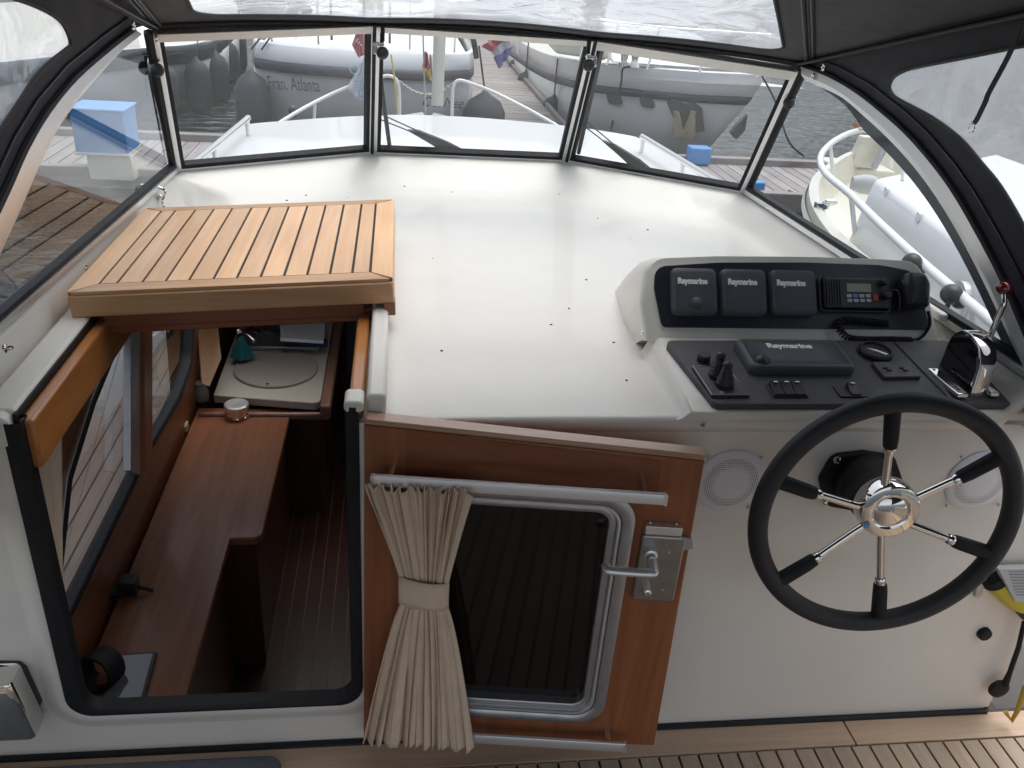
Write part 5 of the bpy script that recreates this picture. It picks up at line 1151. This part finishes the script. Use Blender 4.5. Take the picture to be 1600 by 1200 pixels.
# thruster joysticks
tj = empty('thruster_control', PN.P(1125, 600, .01), 'bow thruster panel with two rubber booted joysticks', 'joystick panel')
tq = [PN.px(*p, .014) for p in ((1082, 573), (1134, 574), (1172, 618), (1112, 618))]
B().prism(PN, tq, .009, .016).build('plate', PANEL, tj, bevel=.0015)
b = B(); b.tube([PN(*tq[0], .0165), PN(*tq[1], .0165), PN(*tq[2], .0165), PN(*tq[3], .0165)], .0009, 4, closed=True); b.build('plate_edge', ALUD, tj)
for (bx_, by_, tx_, ty_) in ((1121, 588, 1126, 551), (1132, 602, 1136, 566)):
    a_ = PN.P(bx_, by_, .016); top_ = Vector((atY(tx_, ty_, a_.y + .004))); d = top_ - a_; fr = Frame(a_, (1, 0, 0), Vector((0, 0, 1)).cross(Vector((1, 0, 0))) + Vector((0, 0, -d.y / max(d.z, .01))) * 1)
    ln = d.length; b = B(); prof = [(.0185, 0)]
    for k in range(5): h_ = .004 + k * .0075; r_ = .0185 - k * .0022; prof += [(r_, h_), (r_ + .0012, h_ + .0025), (r_ - .0012, h_ + .005)]
    prof += [(.0055, ln * .62), (.0055, ln * .72), (.0095, ln * .8), (.011, ln * .92), (.008, ln * 1.0), (.003, ln * 1.04)]
    b.lathe(fr, prof, 20); b.build('joystick', PLAST, tj, smooth=True, angle=70)
t_ = PN.px(1128, 613, .018); text_obj('lettering', '\u2261', PN, t_[0], t_[1], .0166, .016, GREYP, tj)
k_ = PN.px(1099, 557, .02); b = B(); b.lathe(PN, [(.014, .009), (.014, .023), (.0128, .0245)], 24, *PN.px(1099, 561, .012)); tag(b.build('round_knob', PLAST, smooth=True, angle=40), 'short round black knob at the left of the flat panel', 'knob')
def rocker(px4, n, labels, lab, lit=None, half=False):
    q = [PN.px(*p, .012) for p in px4]; x0_, x1_ = (q[0][0] + q[3][0]) / 2, (q[1][0] + q[2][0]) / 2; y0_, y1_ = (q[2][1] + q[3][1]) / 2, (q[0][1] + q[1][1]) / 2
    rt = empty('rocker_switch', PN((x0_ + x1_) / 2, (y0_ + y1_) / 2, .009), lab, 'switch panel', 'rocker switch panels on the console')
    B().prism(PN, rpoly([(x0_, y0_), (x1_, y0_), (x1_, y1_), (x0_, y1_)], .002), .009, .013).build('bezel', PLAST, rt, bevel=.001)
    cells = range(n) if not half else (1,)
    for k in cells:
        a_ = x0_ + .003 + (x1_ - x0_ - .006) * k / n; c_ = x0_ + .003 + (x1_ - x0_ - .006) * (k + 1) / n; g_ = .0008
        b = B(); L = [[PN(a_ + g_, y, z) , PN(c_ - g_, y, z)] for y, z in ((y0_ + .003, .012), (y0_ + .003, .0165), ((y0_ + y1_) / 2, .0175), (y1_ - .006, .026), (y1_ - .003, .012))]
        b.loft([[l[0] for l in L], [l[1] for l in L]]); o = b.build('rocker', PLAST, rt, bevel=.0008)
        b = B(); b.box(((a_ + c_) / 2, y1_ - .0105, .0252), ((c_ - a_) * .4, .0035, .0008), Frame(PN.o, PN.u, PN.v)); b.build('symbol', INK if labels else GREYP, o)
    return rt
rocker(((1196, 600), (1246, 600), (1268, 620), (1209, 620)), 3, True, 'row of three black rocker switches below the plotter cover')
rocker(((1297, 602), (1348, 602), (1368, 620), (1318, 620)), 3, True, 'single black rocker switch in a wide bezel right of the three', half=True)
sm = empty('switch_module', PN.P(1402, 578, .01), 'small black push button module between the gauge and the throttle', 'switch module')
tq = [PN.px(*p, .016) for p in ((1362, 566), (1412, 566), (1440, 589), (1382, 590))]
B().prism(PN, rpoly(tq, .003), .009, .018).build('module_body', PANEL, sm, bevel=.0015)
for x, y in ((1384, 575), (1409, 575)):
    a_ = PN.px(x, y, .019); b = B(); b.box((a_[0], a_[1], .0195), (.010, .0035, .003), PN); b.box((a_[0] + .004, a_[1] - .009, .0195), (.010, .0035, .003), PN); b.box((a_[0] + .002, a_[1] - .0045, .019), (.003, .007, .002), PN); b.build('push_button', PLAST, sm)
ga = empty('gauge', PN.P(1368, 549, .01), 'round black rudder gauge with a white scale behind the wheel', 'gauge')
gc = PN.px(1368, 550, .014); gr = .036
b = B(); b.lathe(PN, [(gr, .009), (gr + .001, .018), (gr - .002, .022), (gr - .006, .022), (gr - .007, .016)], 36, *gc, cap=False); b.build('bezel', PLAST, ga, smooth=True, angle=40)
B().lathe(PN, [(gr - .007, .010), (gr - .007, .0165), (.001, .0166)], 30, *gc).build('dial', NAVY, ga)
b = B(); b.add([PN(gc[0] - .018, gc[1] + .012, .0172), PN(gc[0] + .002, gc[1] + .006, .0172), PN(gc[0] + .024, gc[1] - .012, .0172), PN(gc[0] + .016, gc[1] - .016, .0172), PN(gc[0] + .002, gc[1] - .003, .0172)], [(0, 1, 2, 3, 4)]); b.build('scale', INK, ga)
B().box((gc[0] - .012, gc[1] - .004, .0172), (.008, .003, .0008), PN).build('red_mark', mat('red_print', (.4, .03, .02), .5), ga)
# VHF radio
vr = empty('radio', PF.P(1335, 460, .006), 'black marine radio with small green screen and two rows of keys', 'radio')
def rect(fr, px4, c): q = [fr.px(*p, c) for p in px4]; return [((q[0][0] + q[3][0]) / 2, (q[2][1] + q[3][1]) / 2), ((q[1][0] + q[2][0]) / 2, (q[2][1] + q[3][1]) / 2), ((q[1][0] + q[2][0]) / 2, (q[0][1] + q[1][1]) / 2), ((q[0][0] + q[3][0]) / 2, (q[0][1] + q[1][1]) / 2)]
rb4 = rect(PF, ((1283, 434), (1388, 434), (1394, 482), (1290, 483)), .025); B().prism(PF, rpoly(rb4, .006), .006, .028, .002).build('radio_body', PLAST, vr, bevel=.003)
b = B()
for k in range(6): b.box((rb4[0][0] + .008 + k * .0062, (rb4[0][1] + rb4[2][1]) / 2, .029), (.003, (rb4[2][1] - rb4[0][1]) * .78, .004), PF)
b.build('speaker_ribs', PLAST, vr)
s4 = rect(PF, ((1322, 443), (1360, 443), (1362, 456), (1325, 456)), .029); B().prism(PF, s4, .028, .0288).build('screen', LCD, vr)
BTN = mat('pale_key', (.40, .42, .44), .5); BTB = mat('blue_key', (.10, .25, .5), .5); BTR = mat('red_key', (.35, .03, .03), .5)
for j, yy in enumerate((462.2, 469.5)):
    for i in range(4):
        q = PF.px(1326.5 + i * 9.9 + j * 1, yy, .029); B().prism(PF, rpoly([(q[0] - .0058, q[1] - .0036), (q[0] + .0058, q[1] - .0036), (q[0] + .0058, q[1] + .0036), (q[0] - .0058, q[1] + .0036)], .0015), .028, .0305).build('key', BTB if (i == 1 and j == 0) else BTN, vr)
q = PF.px(1368, 465, .029); B().prism(PF, rpoly([(q[0] - .006, q[1] - .007), (q[0] + .006, q[1] - .007), (q[0] + .006, q[1] + .007), (q[0] - .006, q[1] + .007)], .002), .028, .0305).build('red_key', BTR, vr)
for (x, y, r_) in ((1381, 441, .008), (1385, 461, .010)): q = PF.px(x, y, .035); b = B(); b.lathe(PF, [(r_, .028), (r_, .042), (r_ * .8, .046)], 18, *q); b.build('dial_knob', PLAST, vr, smooth=True, angle=40)
b = B(); b.ring(PF, rpoly([(rb4[0][0] - .006, rb4[0][1] - .006), (rb4[1][0] + .004, rb4[0][1] - .006), (rb4[1][0] + .004, rb4[2][1] + .003), (rb4[0][0] - .006, rb4[2][1] + .003)], .012), rpoly([(rb4[0][0] - .003, rb4[0][1] - .003), (rb4[1][0] + .001, rb4[0][1] - .003), (rb4[1][0] + .001, rb4[2][1]), (rb4[0][0] - .003, rb4[2][1])], .01), .006, .02, .001); b.build('mounting_bracket', PANEL, vr)
hm = empty('handset', PF.P(1430, 455, .01), 'black fist microphone clipped at the right end of the instrument pod', 'microphone')
hx, hy = PF.px(1431, 452, .04)
def hs(k, c, sx=1, sy=1, dy=0): return [PF(*p, c) for p in rpoly([(hx - .026 * k * sx, hy - .042 * k * sy + dy), (hx + .026 * k * sx, hy - .042 * k * sy + dy), (hx + .031 * k * sx, hy + .012 * k), (hx + .020 * k * sx, hy + .038 * k * sy), (hx - .022 * k * sx, hy + .038 * k * sy), (hx - .031 * k * sx, hy + .01 * k)], [.008, .008, .02, .015, .015, .02], 5)]
b = B(); b.loft([hs(.85, .008), hs(1.0, .018), hs(1.03, .035), hs(.95, .05), hs(.7, .057), hs(.2, .06)]); b.build('handset_body', PLAST, hm, smooth=True, angle=70)
b = B(); b.lathe(Frame(PF(hx - .032, hy + .01, .03), PF.v, PF.n), [(.012, -.0), (.013, .01), (.010, .016), (.006, .018)], 16); b.build('talk_button', PLAST, hm, smooth=True)
b = B(); q = PF.px(1408, 466, .03); b.tube(smooth_path([PF(q[0] - .02, q[1] + .02, .02), PF(q[0] - .006, q[1] + .014, .03), PF(q[0] - .004, q[1] - .02, .028), PF(q[0] - .006, q[1] - .03, .02)], 5), .003, 6); b.ball(PF(q[0], q[1], .028), .0035, 6); b.build('clip', PLAST, hm)
cord = empty('coiled_cord', PF.P(1380, 530, .01), 'black coiled microphone cord looping below the radio', 'cord')
b = B(); cp = [PF.P(1450, 486, .03), PF.P(1453, 505, .025), PF.P(1446, 520, .02), PF.P(1436, 529, .018), PF.P(1424, 532, .02)]; b.tube(smooth_path(cp, 6), .0038, 8); b.build('straight_lead', RUBBER, cord, smooth=True)
def coil(pts, r, pitch, wr):
    pth = smooth_path(pts, 10); L = [0]
    for a_, c_ in zip(pth, pth[1:]): L.append(L[-1] + (c_ - a_).length)
    N = int(L[-1] / pitch * 10); out = []; j = 0
    for k in range(N + 1):
        s = L[-1] * k / N
        while j < len(pth) - 2 and L[j + 1] < s: j += 1
        t = (s - L[j]) / max(L[j + 1] - L[j], 1e-9); p = pth[j].lerp(pth[j + 1], min(t, 1)); d = (pth[j + 1] - pth[j]).normalized(); a_ = PF.n.cross(d).normalized(); a = k / 10 * 6.283
        out.append(p + a_ * r * math.cos(a) + PF.n * r * math.sin(a))
    bb = B(); bb.tube(out, wr, 5, cap=False); return bb
coil([PF.P(1424, 532, .02), PF.P(1390, 531, .022), PF.P(1350, 531, .022), PF.P(1326, 528, .022), PF.P(1314, 518, .022), PF.P(1311, 508, .022), PF.P(1318, 500, .02), PF.P(1350, 502, .018), PF.P(1388, 506, .014)], .0066, .0072, .0024).build('coil', RUBBER, cord, smooth=True)
# ------------------------------------------------------------------ throttle
th = empty('throttle', (1.23, 1.5, .88), 'polished chrome throttle housing with bent lever and dark red ball knob', 'throttle')
TX = 1.178; TF = Frame((TX, 0, 0), (0, 1, 0), (0, 0, 1))
tz0 = .886
def dsh(k=1.0, cy_=1.497, cz_=.945, r_=.056): 
    pts = [(cy_ + r_ * k * 1.15, tz0)] + [(cy_ + r_ * k * math.cos(a) * (1.05), cz_ + r_ * k * math.sin(a)) for a in [math.pi * i / 20 for i in range(21)]] + [(cy_ - r_ * k * 1.1, tz0)]
    return pts
b = B(); b.loft([[TF(*p, -.002) for p in dsh(.9)], [TF(*p, .0) for p in dsh(.97)], [TF(*p, .006) for p in dsh(1.0)], [TF(*p, .028) for p in dsh(1.0)], [TF(*p, .036) for p in dsh(.96)]]); b.build('housing', STEEL, th, smooth=True, angle=35)
B().prism(TF, dsh(.86), -.004, -.0025).build('side_cover', mat('gloss_black', (.012, .012, .014), .05, coat=1), th)
b = B(); b.box((TX - .03, 1.49, .8935), (.024, .14, .010)); b.box((TX + .045, 1.49, .8935), (.02, .13, .010)); each(b, 'base_flange', STEEL, th, bevel=.002)
b = B()
for y in (1.44, 1.45, 1.53, 1.54): b.lathe(Frame((TX - .03, y, .8985), (1, 0, 0), (0, 1, 0)), [(.0035, 0), (.003, .001)], 8)
each(b, 'base_screw', PANEL, th)
b = B(); b.lathe(Frame((TX + .036, 1.497, .925), (0, 1, 0), (0, 0, 1)), [(.014, 0), (.015, .004), (.011, .014), (.008, .02)], 20); b.build('pivot', STEEL, th, smooth=True)
XL = TX + .052
lv = [Vector((XL, 1.497, .925)), atX(1542, 560, XL), atX(1546, 530, XL + .002), atX(1560, 495, XL + .006), atX(1568, 475, XL + .008), atX(1568, 460, XL + .01)]
B().tube(smooth_path(lv, 6), .0062, 12).build('lever', STEEL, th, smooth=True)
kp = atX(1569, 450, XL + .012); b = B(); b.ball(kp, .0165, 24, (1, 1, .92)); b.build('ball_knob', RED, th, smooth=True)
b = B(); b.prism(Frame((0, 1.72, 0), (1, 0, 0), (0, 0, 1)), rpoly([atY(*q, 1.72).xz[:] for q in ((1468, 515), (1477, 497), (1500, 510), (1520, 528), (1500, 545), (1480, 560))], .01), -.02, .01); tag(b.build('canvas_bundle', CANVAS, bevel=.006), 'small black fabric bundle behind the throttle', 'bundle')
b = B(); b.box(atY(1466, 486, 1.75), (.05, .09, .02)); tag(b.build('pod_bracket', GEL, bevel=.005), 'white bracket sticking out at the right shoulder of the pod', 'bracket')
# ------------------------------------------------------------------ steering wheel
c_ = Vector((.899, 1.2, .754)); tht, ps = .071, -.099; WR = .254
a_ = Vector((math.cos(ps), math.sin(ps), 0)); n_ = Vector((math.sin(ps) * math.cos(tht), -math.cos(ps) * math.cos(tht), math.sin(tht))).normalized(); WF = Frame(c_, a_, n_.cross(a_))
sw = empty('steering_wheel', c_, 'large black rimmed steering wheel with six polished spokes', 'steering wheel')
rr_ = .0185; N_ = 96
B().tube([WF((WR - rr_) * math.cos(k / N_ * 6.2832), (WR - rr_) * math.sin(k / N_ * 6.2832), 0) for k in range(N_)], rr_, 18, closed=True).build('rim', mat('rubber_rim', (.022, .023, .028), .5, noise=.15, nscale=30, bump=.35, bscale=900), sw, smooth=True)
for (x, y) in ((1395, 645), (1565, 712), (1540, 862), (1373, 955), (1212, 910), (1232, 757)):
    q = WF.px(x, y); an = math.atan2(q[1], q[0]); d = (math.cos(an), math.sin(an))
    def W(r_, h): return WF(d[0] * r_, d[1] * r_, h)
    sp_ = B().tube([W(.034, -.012), W(.06, -.011), W(.12, -.005), W(.16, .0), W(WR - .02, .0)], .0072, 12).build('spoke', STEEL, sw, smooth=True)
    B().tube([W(.137, -.0025), W(.139, -.002), W(.147, -.001), W(.149, -.001)], [.0095, .0105, .0105, .0095], 14).build('collar', STEEL, sp_, smooth=True, angle=30)
    B().tube([W(.147, -.001), W(.150, -.001), W(.165, .0), W(WR - .03, .0), W(WR - .012, 0)], [.011, .0125, .0135, .0145, .017], 14).build('sleeve', RUBBER, sp_, smooth=True, angle=60)
HUBF = Frame(WF(.007, .014, -.030), WF.u, WF.v)
hb_ = B().lathe(HUBF, [(.040, -.012), (.054, -.008), (.057, .0), (.057, .024), (.054, .031), (.050, .033), (.036, .0335), (.033, .0315), (.031, .031), (.027, .034), (.014, .037), (.002, .0385)], 56).build('hub', STEEL, sw, smooth=True, angle=28)
q = HUBF.px(1355, 821, .036); bd = Frame(HUBF(q[0], q[1], 0), WF.u, WF.v); B().prism(bd, [(.0055 * math.cos(k / 16 * 6.283), .007 * math.sin(k / 16 * 6.283)) for k in range(16)], .033, .0345).build('blue_badge', BLUE, hb_)
b = B()

hp = empty('helm_pump', (.85, 1.38, .74), 'black helm pump with screwed flange behind the steering wheel', 'helm pump')
fl_ = [fb.px(*q, .012) for q in ((1302, 712), (1352, 706), (1398, 713), (1412, 755), (1400, 790), (1345, 800), (1290, 790), (1280, 750))]
B().prism(fb, rpoly(fl_, .025, 6), .001, .016).build('flange', RUBBER, hp, bevel=.004)
ce = fb(*fb.px(1350, 752, .02), .01); hubb = WF(0, 0, -.045); ax = (hubb - ce); HPf = Frame(ce, Vector((1, 0, 0)), Vector((0, 0, 1)))
L = []
for t, r_ in ((0, .062), (.2, .060), (.35, .055), (.42, .047), (.8, .045), (.93, .042), (1.0, .036)):
    cc = ce + ax * t; L.append([cc + (WF.u * t + Vector((1, 0, 0)) * (1 - t)) * r_ * math.cos(k / 32 * 6.283) + (WF.v * t + Vector((0, 0, 1)) * (1 - t)) * r_ * math.sin(k / 32 * 6.283) for k in range(32)])
B().loft(L).build('pump_body', RUBBER, hp, smooth=True, angle=40)
b = B()
for x, y in ((1308, 719), (1379, 722), (1290, 784)): q = fb.px(x, y, .016); b.lathe(Frame(fb(*q, 0), fb.u, fb.v), [(.008, .015), (.008, .018), (.005, .021), (.004, .018)], 12)
each(b, 'flange_bolt', STEEL, hp, smooth=True, angle=35)
# ------------------------------------------------------------------ speakers
GR = bpy.data.materials.new('speaker_mesh'); GR.use_nodes = True; nn_ = GR.node_tree; bs = nn_.nodes['Principled BSDF']; bs.inputs['Roughness'].default_value = .5
tcg = nn_.nodes.new('ShaderNodeTexCoord'); vo = nn_.nodes.new('ShaderNodeTexVoronoi'); vo.inputs['Scale'].default_value = 230; vo.inputs['Randomness'].default_value = 0; nn_.links.new(tcg.outputs['Object'], vo.inputs[0])
cr_ = nn_.nodes.new('ShaderNodeMapRange'); cr_.inputs[1].default_value = .25; cr_.inputs[2].default_value = .38; nn_.links.new(vo.outputs['Distance'], cr_.inputs[0])
mx_ = nn_.nodes.new('ShaderNodeMix'); mx_.data_type = 'RGBA'; mx_.inputs['A'].default_value = (.10, .10, .11, 1); mx_.inputs['B'].default_value = (.80, .79, .82, 1); nn_.links.new(cr_.outputs[0], mx_.inputs['Factor']); nn_.links.new(mx_.outputs['Result'], bs.inputs['Base Color'])
RINGM = mat('speaker_ring', (.78, .77, .82), .45)
for k, (x, y, sc_r, lab) in enumerate(((1140, 751, ((1190, 715), (1169, 792), (1108, 715)), 'round white loudspeaker half hidden by the open door'), (1528, 750, ((1503, 714), (1479, 790), (1560, 788)), 'round white loudspeaker seen through the right side of the wheel'))):
    q = fb.px(x, y); sf_ = Frame(fb(*q, 0), fb.u, fb.v); rt = empty('loudspeaker', fb(*q, 0), lab, 'loudspeaker', 'loudspeakers on the bulkhead'); R0 = .0745
    B().lathe(sf_, [(R0, .0005), (R0, .003), (R0 - .004, .006), (R0 - .013, .007), (R0 - .014, .005)], 56).build('ring', RINGM, rt, smooth=True, angle=35)
    B().lathe(sf_, [(R0 - .012, .003), (R0 - .013, .0068), (R0 - .02, .0085), (R0 * .4, .0105), (.001, .011)], 48).build('grille', GR, rt, smooth=True, angle=60)
    for (u, v) in sc_r: q2 = fb.px(u, v, .008); B().lathe(Frame(fb(*q2, 0), fb.u, fb.v), [(.0038, .007), (.0038, .0105), (.002, .0115)], 10).build('screw', ALUD, rt)
sc1 = stud(fb(*fb.px(1098, 662), .001), (0, -1, 0), .006, 'flat head screw on the bulkhead below the left corner of the console', 'bulkhead screws', ALUD)
sc1 = stud(fb(*fb.px(1601, 664), .001), (0, -1, 0), .006, 'flat head screw on the bulkhead at the right edge above the wheel', 'bulkhead screws', ALUD)
# ------------------------------------------------------------------ bulkhead fittings low right and left
bp_ = fb.px(1536, 988); b = B(); b.lathe(Frame(fb(*bp_, 0), fb.u, fb.v), [(.017, .0), (.017, .006), (.0155, .012), (.012, .014)], 20); tag(b.build('rubber_plug', RUBBER, smooth=True, angle=40), 'small round black rubber plug low on the bulkhead right of the wheel', 'plug')
ml = empty('rescue_light', fb(1.40, .5, .05), 'yellow and white floating rescue light clipped at the right edge', 'rescue light')
LF = Frame((0, 1.31, 0), (1, 0, 0), (0, .12, 1)); 
pw = rect(LF, ((1558, 886), (1640, 884), (1650, 945), (1584, 940)), 0)
B().prism(LF, [LF.px(*q) for q in ((1557, 887), (1645, 884), (1660, 948), (1583, 938))], -.012, .006).build('printed_face', GREYP, ml, bevel=.002)
b = B()
for k in range(9):
    a_, c_ = LF.px(1576 + k * 1.5, 893 + k * 4.6, .007), LF.px(1640, 893 + k * 4.6, .007); b.tube([LF(*a_, .0066), LF(*c_, .0066)], .0009, 4)
b.build('small_print', mat('grey_print', (.12, .12, .12), .6), ml)
b = B(); e0 = LF.px(1552, 915, -.04); b.tube([LF.P(1556, 905, -.035), LF.P(1580, 925, -.03), LF.P(1625, 955, -.03)], [.03, .034, .036], 20); b.build('yellow_body', YELLOW, ml, smooth=True)
B().tube([LF.P(1549, 897, -.035), LF.P(1556, 905, -.034)], [.030, .033], 20).build('black_collar', RUBBER, ml, smooth=True)
B().tube([LF.P(1586, 945, -.02), LF.P(1606, 955, -.02)], [.012, .024], 16).build('black_cap', PLAST, ml, smooth=True)
B().tube([LF.P(1600, 972, -.03), LF.P(1592, 1010, -.035), LF.P(1578, 1050, -.04), LF.P(1570, 1070, -.045)], [.005, .006, .006, .009], 10).build('hanging_arm', RUBBER, ml, smooth=True)
q = fb.px(1562, 1078, .03); B().lathe(Frame(fb(*q, .02), fb.u, fb.v), [(.024, 0), (.026, .004), (.024, .012), (.02, .014)], 28).build('round_weight', RUBBER, ml, smooth=True, angle=40)
b = B(); b.prism(fb, [fb.px(*q, .01) for q in ((1524, 934), (1530, 905), (1548, 880), (1560, 880), (1545, 900), (1536, 930), (1530, 936))], .001, .008); tag(b.build('wall_bracket', ALUD, bevel=.002), 'thin metal bracket on the bulkhead left of the rescue light', 'bracket')
ys_ = B().tube([atY(1603, 1070, 1.33), atY(1590, 1110, 1.34), atY(1581, 1126, 1.34), atY(1571, 1112, 1.35)], .006, 8).build('yellow_strap', mat('ochre_strap', (.5, .33, .06), .7)); tag(ys_, 'ochre yellow strap hanging to the floor at the lower right corner', 'strap')
# chrome holder at lower left
ch_ = empty('chrome_holder', fb(-.82, .1, .03), 'polished steel bucket shaped holder in a black bracket at the lower left', 'holder')
b = B(); pts = [fb.px(*q, .01) for q in ((-40, 1036), (28, 1037), (40, 1045), (65, 1100), (60, 1108), (48, 1122), (38, 1118), (44, 1095), (20, 1052), (-40, 1052))]
b.prism(fb, pts, .0, .02); b.build('bracket', PLAST, ch_, bevel=.003)
tpq = [fb.px(*q, .07) for q in ((-60, 1062), (22, 1062), (44, 1136), (-45, 1142))]
tx1, tx0 = tpq[1][0], tpq[0][0]
def hold(z, k, d): 
    xc_ = -.86; w_ = .085 * k; return [fb(*(p[0], z), p[1] + .012) for p in rpoly([(xc_ - w_, .0), (xc_ + w_, .0), (xc_ + w_, d), (xc_ - w_, d)], .012, 6)]
pz = fb.px(22, 1048, .03)[1]; pb_ = fb.px(40, 1140, .05)[1]
xr_e = fb.px(24, 1050, .04)[0]
def hold(z, xr2, d0, d1): return [fb(p[0], z, p[1]) for p in rpoly([(-1.02, d0), (xr2, d0), (xr2, d1), (-1.02, d1)], .012, 6)]
b = B(); b.loft([hold(pz, xr_e - .006, .016, .066), hold(pz + .002, xr_e, .012, .072), hold(pz - .002, xr_e + .002, .010, .074), hold(mean(pz, pb_), xr_e + .012, .010, .074), hold(pb_, xr_e + .022, .010, .076), hold(pb_ - .004, xr_e + .018, .014, .070)], True, True); b.build('bucket', STEEL, ch_, smooth=True, angle=40)
# ------------------------------------------------------------------ window clips
def clip(x, y, Y, label, sg):
    p = atY(x, y, Y); rt = empty('window_clip', p, label, 'clip', 'black knobbed clips on the windscreen posts')
    d = Vector((sg * .01, -.02, 0)); b = B(); b.ball(p + Vector((0, -.03, 0)), .019, 16, (1, .75, 1.0)); b.build('knob', PLAST, rt, smooth=True)
    b = B(); b.box(p + Vector((-sg * .012, 0, .022)), (.034, .02, .012)); b.box(p + Vector((-sg * .022, -.005, .008)), (.014, .02, .03)); b.build('catch', STEEL, rt, bevel=.003)
    b = B(); b.box(p + Vector((sg * .0, 0, .055)), (.012, .014, .05)); b.build('strap', RUBBER, rt, bevel=.003)
clip(250, 107, 2.64, 'black knobbed clip at the left corner post of the windscreen', 1)
clip(598, 81, 2.86, 'black knobbed clip at the top of the left middle post', 1)
clip(917, 100, 2.86, 'black knobbed clip at the top of the right middle post', -1)
clip(1227, 158, 2.66, 'black knobbed clip at the right corner post of the windscreen', -1)
bh = empty('bow_shackle', atX(252, 308, -.70), 'small steel shackle on the left coaming behind the wooden hatch', 'shackle')
p = atX(250, 308, -.695); b = B(); b.tube(smooth_path([p + Vector((0, .0, .03)), p + Vector((.02, -.01, .02)), p + Vector((.01, -.02, -.01)), p + Vector((.02, -.03, -.03))], 5), .004, 8); b.ball(p + Vector((0, 0, 0)), .009, 8); b.ball(p + Vector((.02, -.03, -.03)), .007, 8); b.build('pin', STEEL, bh, smooth=True)
# ------------------------------------------------------------------ wipers
def wiper(q4, blade, arms, body, label):
    o_, r_, u_ = q4; fr = Frame(o_, r_ - o_, u_ - o_)
    sg = -1 if fr.n.y < 0 else 1; c = .03 * sg; rt = empty('wiper', fr.P(*body[1], c), label, 'wiper', 'windscreen wipers')
    B().tube([fr.P(*blade[0], c), fr.P(*blade[1], c)], .008, 6).build('blade', RUBBER, rt)
    b = B()
    for a_, c2 in arms: b.tube([fr.P(*a_, c * 1.3), fr.P(*c2, c * 1.3)], .0024, 6)
    b.build('arm', PLAST, rt)
    b = B(); b.prism(fr, [fr.px(*q, c * 1.3) for q in body[0]], c * 1.1, c * 1.5); b.build('arm_cover', PLAST, rt, bevel=.003)
wiper((B1, B2, T1), ((594, 119), (609, 230)), (((588, 184), (640, 205)), ((590, 176), (656, 206))), ([(637, 203), (655, 204), (700, 222), (729, 237), (695, 238), (676, 226)], (715, 232)), 'black windscreen wiper parked on the middle pane')
wiper((B2, BR, T2), ((943, 66), (904, 239)), (((914, 198), (944, 221)), ((914, 188), (962, 228))), ([(941, 219), (961, 226), (1000, 250), (1024, 270), (988, 262), (972, 246)], (1005, 258)), 'black windscreen wiper parked on the right pane')
